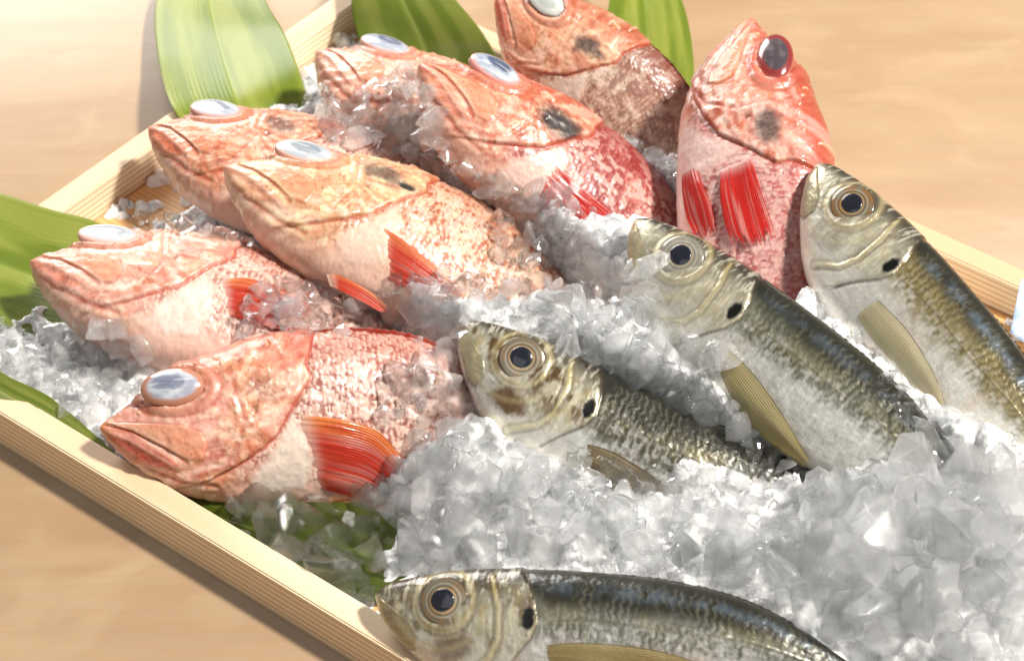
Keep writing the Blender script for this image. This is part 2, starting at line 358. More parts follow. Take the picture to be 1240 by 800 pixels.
def rock_paint(x, z, v, y, st):
    n = len(x); sd = st['seed']; P = np.stack([x, z, np.sign(y)*3+sd], -1)
    f1 = fbm(P*.7, sd, 4); f2 = fbm(P*2.2, sd+9, 4); f3 = fbm(P*7, sd+21, 3); f4 = noise(P*14, sd+31)
    disp = (f1-.5)*.13+(f2-.5)*.09+(f3-.5)*.035
    c = np.tile(st['head'], (n, 1))
    c = mixc(c, sst(.42, .66, f1)*.6*st['orange'], st['orangec'])
    c = mixc(c, sst(.44, .66, f2)*.7, st['pale']); f6 = fbm(P*3.3+11, sd+77, 4); c = mixc(c, sst(.54, .72, f6)*.6*st['orange'], st['deep']); f7 = fbm(P*1.6+4, sd+88, 4); c = mixc(c, sst(.54, .7, f7)*st['yellow'], L(232, 204, 150))
    vn = np.abs(fbm(P*np.array([1.6, 2.6, 1])+20, sd+91, 4)-.5); c = mixc(c, sst(.03, .0, vn)*.3, st['deep']*.9); disp = disp-.008*sst(.03, 0, vn)
    # top of the head, redder and spiny
    top = sst(.45, .95, v); c = mixc(c, top*st['topred']*(.4+f2), st['topc'])
    # operculum
    so = poly_sd(x, z, OPR)+(f2-.5)*.12; Mh = sst(-.03, .10, so); disp += .17*Mh*sst(1.5, 6, x)
    # cheek: faint small scales and muscle
    sp = seg_d(x, z, PREO); disp += -.035*np.exp(-(sp/.13)**2)+.02*np.exp(-((sp-.28)/.14)**2); c = mixc(c, np.exp(-(sp/.10)**2)*.3, st['deep'])
    # bony ridges under the eye, over the cheek and on the nape
    for a, b, h in (([(5.03, .84), (7.14, .58)], .12, .10), ([(5.0, 2.6), (6.6, 3.1), (8.6, 3.4)], .14, .10), ([(5.6, 2.1), (7.4, 2.5), (9.8, 2.6)], .12, .09), ([(1.0, .7), (2.0, 1.1), (2.6, 1.6)], .1, .08), ([(7.0, .1), (8.6, .5), (10.2, 1.9)], .12, .07), ([(7.1, -.6), (8.0, -.1), (9.3, .6)], .1, .06)):
        d = seg_d(x, z, a); d = d+(f3-.5)*.25; br = sst(.3, .6, f2); disp += br*(h*.3*np.exp(-(d/b)**2)*(.3+1.4*f4)-h*.15*np.exp(-((d-.3)/b)**2)); c = mixc(c, br*np.exp(-(d/b)**2)*.35, st['pale']); c = mixc(c, br*np.exp(-((d-.28)/.1)**2)*.25, st['deep'])
    ang = np.arctan2(z-.9, x-6.4); rr = np.hypot(x-6.4, z-.9); st_ = fbm(np.stack([ang*7, rr*.5, 0*x+sd], -1), sd+14, 3); rg = sst(.5, 1.2, rr)*sst(6.6, 7.4, x)*Mh
    c = mixc(c, sst(.52, .68, st_)*rg*.45, st['deep']); c = mixc(c, sst(.45, .3, st_)*rg*.4, st['pale']); disp += (st_-.5)*.07*rg
    hs = fbm(np.stack([x*1.1+z*.6, z*3.2-x*.4, 0*x+sd], -1), sd+17, 4); lowh = sst(.6, -.6, z)*Mh; c = mixc(c, sst(.54, .66, hs)*lowh*.4, st['deep']); c = mixc(c, sst(.45, .34, hs)*lowh*.45, L(250, 226, 212)); disp += (hs-.5)*.08*lowh
    # little spines along the preopercle edge
    sx = noise(np.stack([z*2.2, x*.3, 0*x], -1), sd+3); disp += .05*np.exp(-((sp-.2)/.1)**2)*(sx > .72)
    # folds of skin over cheek and throat
    fold = np.sin((x*.55-z*1.6+f1*2.4)*4.2); low = sst(-.6, -1.8, z)*sst(8.5, 6, x); disp += .028*fold*low; c = mixc(c, low*sst(.2, 1, fold)*.35, st['deep']*1.1)
    d = np.hypot((x-7.64)/.16, (z-.69)/.2); disp -= .12*np.exp(-d*d); c = mixc(c, np.exp(-d*d)*.6, L(120, 50, 25))
    # grey patch under the gill cover
    g = np.hypot((x-st.get('gx', 8.1))/st.get('gr', 1.25), (z-st.get('gz', 1.75))/(.62*st.get('gr', 1.25))); gp = sst(1.25, .45, g+(f2-.5)*.9)*st['grey']; c = mixc(c, gp, L(92, 82, 80)); c = mixc(c, gp*sst(.5, .62, f3)*.5, L(60, 50, 48))
    g2 = np.hypot((x-9.45)/.62, (z-1.75)/.3); c = mixc(c, sst(1.1, .5, g2)*st['flap'], L(66, 66, 62)); disp -= sst(1.2, .4, g2)*.08*st['flap']
    # jaws
    sm = poly_sd(x, z, MAX_); Mm = sst(-.02, .08, sm); disp += .07*Mm; c = mixc(c, Mm*.7, st['maxc']); c = mixc(c, np.exp(-((sm+.02)/.05)**2)*.5, st['deep'])
    sl = poly_sd(x, z, LLIP); Ml = sst(-.05, .12, sl); disp += .04*Ml; c = mixc(c, Ml*st['lip'], st['lipc']*(.7+.6*f2[:, None]))
    d = seg_d(x, z, LIPL); disp -= st['groove']*.45*np.exp(-(d/.06)**2); c = mixc(c, np.exp(-(d/.06)**2)*st['groove']*4.5, L(186, 92, 74)); c = mixc(c, np.exp(-((d-.2)/.09)**2)*.4, st['pale'])
    d = seg_d(x, z, JAW2); disp -= .04*np.exp(-(d/.09)**2); disp += .03*np.exp(-((d-.25)/.12)**2); c = mixc(c, np.exp(-(d/.09)**2)*.5, L(190, 95, 80)); c = mixc(c, np.exp(-((d-.2)/.1)**2)*.3, st['pale'])
    d = seg_d(x, z, [(-.1, -.1), (1.35, -.62), (2.9, -1.55), (3.9, -2.1)]); disp += .07*np.exp(-(d/.16)**2); c = mixc(c, np.exp(-(d/.10)**2)*.45, L(248, 214, 196))
    for nx, nz, nr_ in ((1.85, 1.0, .09), (2.15, 1.12, .07)):
        d = np.hypot(x-nx, z-nz)/nr_; disp -= .07*np.exp(-d*d); c = mixc(c, np.exp(-d*d)*.8, L(96, 44, 34))
    pr = noise(np.stack([x*3.1, z*3.1, 0*x+sd], -1), sd+66); pm = sst(.86, .93, pr)*Mh*sst(.1, .7, v); disp += .10*pm; c = mixc(c, pm*.6, L(250, 214, 180))
    tip = sst(.9, 0, x); c = mixc(c, tip*.6, st['orangec'])
    # eye socket
    er = np.hypot((x-3.65)/1.72, (z-1.88)/1.05); disp += .10*np.exp(-((er-1.12)/.17)**2)-.04*np.exp(-((er-1.42)/.12)**2)+np.where(er < .9, -.12, 0)
    c = mixc(c, np.exp(-((er-1.12)/.16)**2)*.8, st['rim']); c = mixc(c, np.exp(-((er-1.38)/.09)**2)*.5, st['deep'])
    # body behind the gill cover
    B = (1-sst(-.16, -.02, so))*sst(6, 8, x)
    sb = poly_sd(x, z, PECB)+(f2-.5)*.3; Pb = sst(-.1, .35, sb)*B
    belly = sst(-.62, -.86, v+(f1-.5)*.2)*B
    H, RIM, ID = scales(x, z, .34, sd); sm_ = np.clip(B-Pb-belly*.8, 0, 1)
    disp += sm_*((.06*H-.04*RIM)+.03*(ID-.5))
    s = np.tile(st['scale'], (n, 1)); s = mixc(s, (ID-.4)*.9, st['scale2']); s = mixc(s, sst(.35, .7, f1)*st['wash'], st['washc'])
    s = mixc(s, sst(.7, .4, H)*st['rimamt']*.9*sst(.25, .55, f2), st['rimc']); s = mixc(s, RIM*st['rimamt']*(.55+.9*sst(.4, .6, f6)), st['rimc']*(.5+.6*f2[:, None])); s = mixc(s, (ID > .6)*.45, L(246, 228, 216))
    bl = sst(.56, .63, f2*.65+ID*.35+.12*(v-.2))*st['blotch']; s = mixc(s, bl*.85, st['blotchc'])
    up_ = sst(.2, .9, v); s = mixc(s, up_*st['back'], st['backc']*(.7+.6*f2[:, None]))
    c = mixc(c, sm_, s) if False else c*(1-sm_[:, None])+s*sm_[:, None]
    c = mixc(c, belly*.8, st['bellyc']); c = mixc(c, Pb*.85, st['pecbase']*(.82+.3*f3[:, None])); disp += .05*Pb
    c = mixc(c, np.exp(-((so+.05)/.07)**2)*sst(4, 7, x)*.85, L(186, 62, 40)); disp -= .05*np.exp(-((so+.08)/.07)**2)*sst(5, 7, x)
    # throat flap and underside
    th = sst(-.75, -.95, v)*sst(9, 6, x); c = mixc(c, th*.6, L(236, 205, 190))
    # dark specks
    c = mixc(c, sst(.80, .86, f4)*sst(.5, .6, f1)*.45*Mh, L(110, 70, 55))
    c = c*.80; g_ = c.mean(1, keepdims=True); c = np.clip(g_+(c-g_)*1.15, 0, 1); c = c*(c.mean(1, keepdims=True)/.42+1e-3)**.25
    return np.clip(c, 0, 1), disp, np.zeros(n)
MMX = [(-.1, -.45), (.35, -.08), (2.0, -1.04), (2.4, -1.67), (2.2, -2.3), (1.75, -2.22), (.85, -1.24)]
MOP = [(6.3, 2.2), (7.15, 1.12), (7.75, .1), (8.0, -.92), (7.8, -1.53), (7.04, -2.42), (6.4, -3.33), (5.6, -4.2), (5.0, -7), (-3, -7), (-3, 5), (6, 5)]
MPR = [(5.64, 1.0), (6.15, -.31), (6.2, -1.64), (5.77, -2.57), (4.6, -3.4)]
def mack_paint(x, z, v, y, st):
    n = len(x); sd = st['seed']; P = np.stack([x, z, np.sign(y)*3+sd], -1)
    f1 = fbm(P*.7, sd, 4); f2 = fbm(P*2.4, sd+9, 4); f3 = fbm(P*np.array([3.0, 9, 1]), sd+21, 3); f4 = noise(P*16, sd+31); f5 = fbm(P*np.array([9., 2.5, 1]), sd+41, 3)
    disp = (f1-.5)*.06+(f2-.5)*.035+(f3-.5)*.015
    vt = v+st.get('shift', 0)*sst(7, 9, x); t = vt+(f1-.5)*.25+(f2-.5)*.12
    back, mid, sil, bel = st['back'], st['mid'], st['silver'], st['belly']
    c = np.tile(bel, (n, 1)); c = mixc(c, sst(-.75, -.3, t), sil); c = mixc(c, sst(-.05, .4, t), mid); c = mixc(c, sst(.5, .85, t), back)
    c = mixc(c, sst(.5, .62, f2)*.35, c*.75); c = mixc(c, sst(.5, .7, f5)*sst(.6, .2, v)*.35, L(246, 244, 240))
    # herringbone muscle bands down the flank
    ph = (x+.22*np.abs(v-.42)+.05*np.sin(z*6+x*.7)+.05*np.sin(z*13+x*3.1)+.34*(f2-.5))/.36
    w1 = np.cos(ph*2*np.pi); band = sst(.1, .28, vt+(f2-.5)*.3)*sst(1.02, .85, v)*sst(7.9, 8.8, x+v*.5)
    amp = sst(.3, .62, fbm(P*1.3+3, sd+61, 3)); dark = sst(.0, 1., w1)*band*(.25+.75*amp); c = mixc(c, dark*.62*(.5+f1), st['stripe']); disp += -.004*w1*band*(.3+amp)
    c = mixc(c, sst(.2, .9, -w1)*band*.14*amp, st['glint']); c = mixc(c, sst(.52, .66, f3)*band*.3, st['stripe'])
    Hs, Rs, Is = scales(x, z, .24, sd); bm_ = sst(7.6, 8.4, x-.2*v); c = mixc(c, Rs*bm_*.30, c*.62); c = mixc(c, (Is > .7)*bm_*.22*sst(.5, .2, v), L(250, 250, 246)); disp += bm_*(.012*Hs-.012*Rs)
    c = mixc(c, sst(.55, .68, f1)*sst(.2, -.2, v)*.3, L(214, 186, 170))
    # bluish gloss painted into the colour along the upper flank, golden below
    c = mixc(c, np.exp(-((v-.74)/.10)**2)*sst(7.5, 9, x)*st['blue']*.4*sst(.3, .75, f2), L(128, 150, 170)); c = mixc(c, sst(.84, .93, v)*.8, L(40, 40, 30)); c = mixc(c, np.exp(-((v-.36)/.16)**2)*.4*sst(.4, .7, f1), L(146, 138, 104))
    lat = np.abs(v-.30+.02*np.sin(x)); c = mixc(c, np.exp(-(lat/.02)**2)*.5*sst(8, 9, x), L(96, 88, 62)); disp += .02*np.exp(-(lat/.03)**2)*sst(8, 9, x)
    # head
    hd = poly_sd(x, z, MOP)+(f2-.5)*.05; Mh = sst(-.02, .06, hd); h = np.tile(L(222, 220, 210), (n, 1))
    h = mixc(h, sst(-.5, .1, v+(f2-.5)*.5), L(184, 180, 160)); h = mixc(h, sst(.48, .66, f2)*sst(-3.6, -.4, z)*st['gold'], L(166, 150, 104))
    h = mixc(h, sst(.47, .62, fbm(P*1.5+5, sd+55, 3))*sst(-2.9, -.6, z)*st['brown'], L(92, 66, 28)); h = mixc(h, sst(.35, .95, v+(f1-.5)*.3)*.95, st['crown'])
    h = mixc(h, sst(.55, .7, f5)*.4, L(240, 236, 215))
    c = c*(1-Mh[:, None])+h*Mh[:, None]; disp += .07*Mh
    d = seg_d(x, z, [(6.9, 1.6), (7.3, 1.0), (7.75, .1), (8.0, -.92), (7.8, -1.53), (7.04, -2.42), (6.4, -3.33)]); c = mixc(c, np.exp(-(d/.06)**2)*.7, L(70, 55, 35)); disp -= .03*np.exp(-((d-.08)/.06)**2)
    d = seg_d(x, z, MPR); disp += .02*np.exp(-(d/.1)**2)-.02*np.exp(-((d-.22)/.09)**2); c = mixc(c, np.exp(-(d/.08)**2)*.5, L(214, 200, 130)); c = mixc(c, np.exp(-((d-.2)/.07)**2)*.45, L(104, 84, 44))
    d = np.hypot((x-4.0)/1.1, (z+2.15)/.62); c = mixc(c, sst(1.2, .6, d+(f2-.5)*1.)*st['brown'], L(98, 68, 28))
    d = np.hypot((x-7.56)/.27, (z+.70)/.5); c = mixc(c, sst(1.25, .8, d+(f3-.5)*.5), L(14, 12, 12)); disp -= .04*sst(1.2, .7, d)
    # jaws
    sm = poly_sd(x, z, MMX); Mm = sst(-.02, .05, sm); disp += .06*Mm; c = mixc(c, Mm*.85, L(158, 148, 116)*(.7+.6*f3[:, None])); c = mixc(c, np.exp(-(sm/.05)**2)*.6, L(80, 66, 44))
    lo = seg_d(x, z, [(-.1, -.5), (.3, -1.3), (1.1, -2.3), (1.9, -3.0)]); c = mixc(c, np.exp(-(lo/.22)**2)*.8, L(226, 224, 216))
    # eye surround
    er = np.hypot((x-3.55)/1.2, (z+.1)/1.13); disp += .04*np.exp(-((er-1.06)/.1)**2); c = mixc(c, np.exp(-((er-1.15)/.12)**2)*.5, L(196, 180, 130)); c = mixc(c, np.exp(-((er-1.34)/.08)**2)*.35, L(84, 64, 34))
    for k, a0 in enumerate((.9, 1.5)):
        d = np.abs(np.hypot((x-3.4-.3*k)/1.9, (z+.3)/1.75)-a0*.9-.3); m = np.exp(-(d/.08)**2)*(z < -.2); c = mixc(c, m*.25, L(226, 214, 160)); disp += .006*m
    met = np.clip(.22+.25*sst(-.9, 0, v)-.25*sst(.45, .8, v), 0, 1)*st.get('met', 1.)
    return np.clip(c, 0, 1), disp, met
def fish_body(name, tab, paint, pose, st, mat, head, nu=330, nn=150, nf=40):
    Lx = tab[-1, 0]; t = np.linspace(0, 1, nu); xs = Lx*(.55*t+.45*t**1.9); xs[0] = 0
    th = np.concatenate([np.linspace(0, np.pi, nn, endpoint=False), np.linspace(np.pi, 2*np.pi, nf, endpoint=False)]); nv = len(th)
    zd, zv, w = smooth_interp(tab, xs); c = (zd+zv)/2; h = (zd-zv)/2
    X = np.repeat(xs[:, None], nv, 1); Z = c[:, None]+h[:, None]*np.cos(th); s = np.sin(th); Y = w[:, None]*np.sign(s)*np.abs(s)**.92
    G = np.stack([X, Z, Y], -1)
    du = np.gradient(G, axis=0); dv = np.roll(G, -1, 1)-np.roll(G, 1, 1)
    N = np.cross(dv, du); N /= np.linalg.norm(N, axis=-1, keepdims=True)+1e-9
    ctr = np.stack([X*0, Z-c[:, None], Y], -1); sgn = np.sign((N*ctr).sum(-1, keepdims=True)); N *= np.where(sgn == 0, 1, sgn)
    V = np.cos(th)[None, :].repeat(nu, 0)
    col, disp, met = paint(X.ravel(), Z.ravel(), V.ravel(), Y.ravel(), st)
    G = G+N*(disp.reshape(nu, nv, 1))*sst(-.2, .8, X)[..., None]
    G = G.reshape(-1, 3)
    cap0 = G[:nv].mean(0)-np.array([.03, 0, 0]); cap1 = G[-nv:].mean(0)
    G = np.vstack([G, cap0, cap1]); col = np.vstack([col, col[0], col[-1]]); met = np.append(met, [met[0], met[-1]])
    Wd = pose(G[:, 0], G[:, 1], G[:, 2])
    F = grid_faces(nu, nv, True); j = np.arange(nv); j2 = (j+1) % nv
    # the caps use quads with a doubled corner, so close them with thin quads instead
    F0 = np.stack([np.full(nv//2, nu*nv), j2[0::2][:nv//2], j[0::2][:nv//2], (j[0::2][:nv//2]-1) % nv], -1)
    F1 = np.stack([np.full(nv//2, nu*nv+1), (nu-1)*nv+(j[0::2][:nv//2]-1) % nv, (nu-1)*nv+j[0::2][:nv//2], (nu-1)*nv+j2[0::2][:nv//2]], -1)
    F = np.vstack([F, F0, F1])
    return mesh(name, Wd-head, F, mat, {'Col': col, 'Met': met})
def dome(pose, tab, ex, ez, a, b, hgt, lift, paint, head, tilt=.6, nr=26, na=64, mat=None, name='eye', ang=0.):
    e = .15
    y0 = lateral(tab, ex, ez)[0]; gx = (lateral(tab, ex+e, ez)[0]-lateral(tab, ex-e, ez)[0])/(2*e); gz = (lateral(tab, ex, ez+e)[0]-lateral(tab, ex, ez-e)[0])/(2*e)
    n = np.array([-gx*tilt, -gz*tilt, 1]); n /= np.linalg.norm(n)
    u = np.array([1, 0, 0])-n*n[0]; u /= np.linalg.norm(u); w_ = np.cross(n, u)
    u, w_ = u*math.cos(ang)+w_*math.sin(ang), w_*math.cos(ang)-u*math.sin(ang)
    r = np.linspace(0, 1, nr)**.8; th = np.linspace(0, 2*np.pi, na, endpoint=False)
    R = r[:, None]; pu = a*R*np.cos(th); pw = b*R*np.sin(th); hh = hgt*np.sqrt(np.clip(1-(R*.985)**2, 0, 1))+0*th
    hh = np.where(R > .985, -.12, hh)
    c, met = paint(np.broadcast_to(R, pu.shape).ravel(), np.cos(th)[None].repeat(nr, 0).ravel(), np.sin(th)[None].repeat(nr, 0).ravel())
    P = np.array([ex, ez, y0])+n*lift+pu[..., None]*u+pw[..., None]*w_+hh[..., None]*n
    P = P.reshape(-1, 3); Wd = pose(P[:, 0], P[:, 1], P[:, 2])
    F = grid_faces(nr, na, True)
    return mesh(name, Wd-head, F, mat or M_EYE, {'Col': c, 'Met': met})
def fin(pose, tab, up, lo, paint, head, nray, mat, lift=.25, lift_end=.45, corr=.035, name='pectoral_fin', rag=.1, seed=0, on_body=True, nu=44, y0=0., thick=.03):
    rng = np.random.default_rng(seed); up = np.array(up, float); lo = np.array(lo, float)
    def curve(p, t):
        s = np.linspace(0, len(p)-1, len(p)); q = t*(len(p)-1)
        tb = np.column_stack([s, p]); return np.stack(smooth_interp(tb, q), -1)
    nv = nray*4+1; s = np.linspace(0, 1, nv); t = np.linspace(0, 1, nu)
    k = s*nray; ray = np.cos(k*2*np.pi)*.5+.5
    rl = 1-rag*np.interp(k, np.arange(nray+1), rng.random(nray+1))-rag*.6*(1-ray)
    T = t[:, None]*rl[None, :]
    U = curve(up, T.ravel()).reshape(nu, nv, 2); W = curve(lo, T.ravel()).reshape(nu, nv, 2)
    XZ = U*(1-s[None, :, None])+W*s[None, :, None]
    if on_body: yb = lateral(tab, XZ[..., 0].ravel(), XZ[..., 1].ravel()).reshape(nu, nv)
    else: yb = np.full((nu, nv), y0)
    wave = .10*np.sin(t[:, None]*3+s[None]*5+seed)*t[:, None]
    Y = yb+lift*sst(0, .45, t)[:, None]+(lift_end-lift)*t[:, None]+corr*ray[None]*sst(0, .2, t)[:, None]+wave-.12*(1-sst(0, .12, t))[:, None]
    c = paint(np.repeat(t[:, None], nv, 1).ravel(), np.repeat(s[None], nu, 0).ravel(), np.repeat(ray[None], nu, 0).ravel(), XZ[..., 0].ravel(), XZ[..., 1].ravel())
    A = np.stack([XZ[..., 0], XZ[..., 1], Y], -1); Bk = A.copy(); Bk[..., 2] -= thick
    G = np.concatenate([A, Bk[:, ::-1]], 1); C = c.reshape(nu, nv, 3); C = np.concatenate([C, C[:, ::-1]], 1).reshape(-1, 3)
    Wd = pose(G[..., 0].ravel(), G[..., 1].ravel(), G[..., 2].ravel())
    return mesh(name, Wd-head, grid_faces(nu, 2*nv, True), mat, {'Col': C})
def ridge_fin(pose, tab, x0, x1, hgt, top, paint, head, nray, mat, name, seed=0, lean=.0, thick=.05):
    """a fin standing on the dorsal (top=1) or ventral (top=-1) midline"""
    rng = np.random.default_rng(seed); nu = nray*5+1; xs = np.linspace(x0, x1, nu); k = np.linspace(0, nray, nu); ray = np.abs(np.cos(k*np.pi))**3
    zd, zv, w = smooth_interp(tab, xs); base = zd if top > 0 else zv
    H = hgt*np.sin(np.clip((xs-x0)/(x1-x0)*np.pi*.92+.12, 0, np.pi))**.6*(.82+.18*ray)*(.85+.3*np.interp(k, np.arange(nray+1), rng.random(nray+1)))
    nv = 7; s = np.linspace(0, 1, nv); X = xs[:, None]+s[None]*.75*H[:, None]; Z = base[:, None]+top*(-.12+s[None]*H[:, None]); Y = lean*s[None]*H[:, None]+0*X+thick*.5*ray[:, None]*(1-s)
    c = paint(s[None].repeat(nu, 0).ravel(), ((xs-x0)/(x1-x0))[:, None].repeat(nv, 1).ravel(), ray[:, None].repeat(nv, 1).ravel(), X.ravel(), Z.ravel()).reshape(nu, nv, 3)
    A = np.stack([X, Z, Y], -1); Bk = A.copy(); Bk[..., 2] -= thick*(1.1-s)[None]+thick*ray[:, None]*(1-s)
    G = np.concatenate([A, Bk[:, ::-1]], 1); C = np.concatenate([c, c[:, ::-1]], 1).reshape(-1, 3)
    Wd = pose(G[..., 0].ravel(), G[..., 1].ravel(), G[..., 2].ravel())
    return mesh(name, Wd-head, grid_faces(nu, 2*nv, True), mat, {'Col': C})
def red_fin_paint(st):
    def f(t, s, ray, X, Z):
        n = fbm(np.stack([t*2.5, s*9, 0*t+st['seed']], -1), st['seed'], 3); q = noise(np.stack([t*1.2, s*28, 0*t], -1), st['seed']+5)
        c = np.tile(st['finc'], (len(t), 1)); c = mixc(c, sst(.35, 0, s), st['finedge']); c = mixc(c, sst(.5, .7, q)*sst(.1, .6, t)*st['finpale'], L(240, 214, 204)); c = mixc(c, sst(.45, .65, n)*.5, L(196, 40, 28))
        c = mixc(c, sst(.22, 0, t)*.7, st['pale']); c = mixc(c, (1-ray)*.22, c*.6); c = mixc(c, sst(.25, .0, t)*.5, st['pecbase']); return np.clip(c, 0, 1)
    return f
def amber_fin_paint(seed, base, edge):
    def f(t, s, ray, X, Z):
        n = fbm(np.stack([t*2, s*6, 0*t+seed], -1), seed, 3); c = np.tile(base, (len(t), 1)); c = mixc(c, (n-.4)*1.6, edge); c = mixc(c, ray*.35*sst(1, .3, t), L(226, 216, 176)); c = mixc(c, (1-ray)*.55, c*.55)
        c = mixc(c, sst(.05, 0, s)*.8, L(60, 50, 34)); return np.clip(c, 0, 1)
    return f
def cloudy_eye(seed, smudge=.6, tone=(190, 197, 208), dark=(110, 122, 150), rimc=(206, 158, 146), crack=.5, off=(0, 0), rim0=.84):
    def f(r, ca, sa):
        X = r*ca-off[0]; Z = r*sa-off[1]; P = np.stack([X*3, Z*3, 0*X+seed], -1); n = fbm(P, seed, 4); c = np.tile(L(*tone), (len(r), 1))
        c = mixc(c, (n-.45)*2.5, L(198, 203, 208)); d = np.hypot(X/.5, Z/.46)+(n-.5)*.25; c = mixc(c, sst(1.1, .8, d)*np.minimum(smudge+.22, .95), L(*dark)*(.6+.6*n[:, None])); c = mixc(c, np.exp(-((d-1)/.09)**2)*smudge*sst(-.2, .5, X-Z), L(70, 78, 100)); c = mixc(c, sst(.58, .66, fbm(P*np.array([.5, 2.5, 1])+3, seed+2, 3))*.35, L(222, 226, 230))
        ln = np.abs(np.sin(Z*7+n*7+X*2.5)); c = mixc(c, sst(.16, 0, ln)*sst(.95, .4, d*.7)*crack, L(84, 88, 104))
        c = mixc(c, np.exp(-((r-.78)/.05)**2)*.35, L(188, 190, 196)); c = mixc(c, sst(rim0-.04, rim0+.12, r+(n-.5)*.12), L(*rimc)); c = mixc(c, sst(.95, 1, r)*.6, L(150, 84, 74)); return c, 0*r
    return f
def dark_red_eye(seed):
    def f(r, ca, sa):
        n = fbm(np.stack([r*ca*4, r*sa*4, 0*r+seed], -1), seed, 3); c = np.tile(L(70, 62, 68), (len(r), 1)); c = mixc(c, (n-.45)*2, L(112, 100, 104)); c = mixc(c, sst(.62, .72, r), L(132, 44, 42)); c = mixc(c, sst(.86, .97, r), L(176, 92, 80)); return c, 0*r
    return f
def silver_eye(seed, warm=.4, pale=0.):
    def f(r, ca, sa):
        n = fbm(np.stack([r*ca*3, r*sa*3, 0*r+seed], -1), seed, 3); c = np.tile(L(128, 122, 104), (len(r), 1)); c = mixc(c, sst(.5, .65, n)*.5, L(190, 184, 168)); c = mixc(c, np.full(len(r), warm)*sst(.4, .6, n), L(140, 98, 48))
        c = mixc(c, np.exp(-((r-.60)/.035)**2)*.8, L(62, 52, 40)); c = mixc(c, np.exp(-((r-.78)/.04)**2)*.5, L(100, 88, 64)); c = mixc(c, np.exp(-((r-.69)/.05)**2)*.4, L(190, 184, 166))
        c = mixc(c, sst(.88, .97, r)*.85, L(72, 56, 34)); c = mixc(c, np.exp(-((r-.52)/.03)**2)*.6, L(206, 170, 110)); c = mixc(c, np.full(len(r), pale), L(206, 208, 204)); return c, .35+0*r
    return f
def pupil_paint(r, ca, sa):
    c = np.tile(L(13, 16, 30), (len(r), 1)); c = mixc(c, sst(.75, 1, r)*.6, L(40, 44, 60)); return c, 0*r
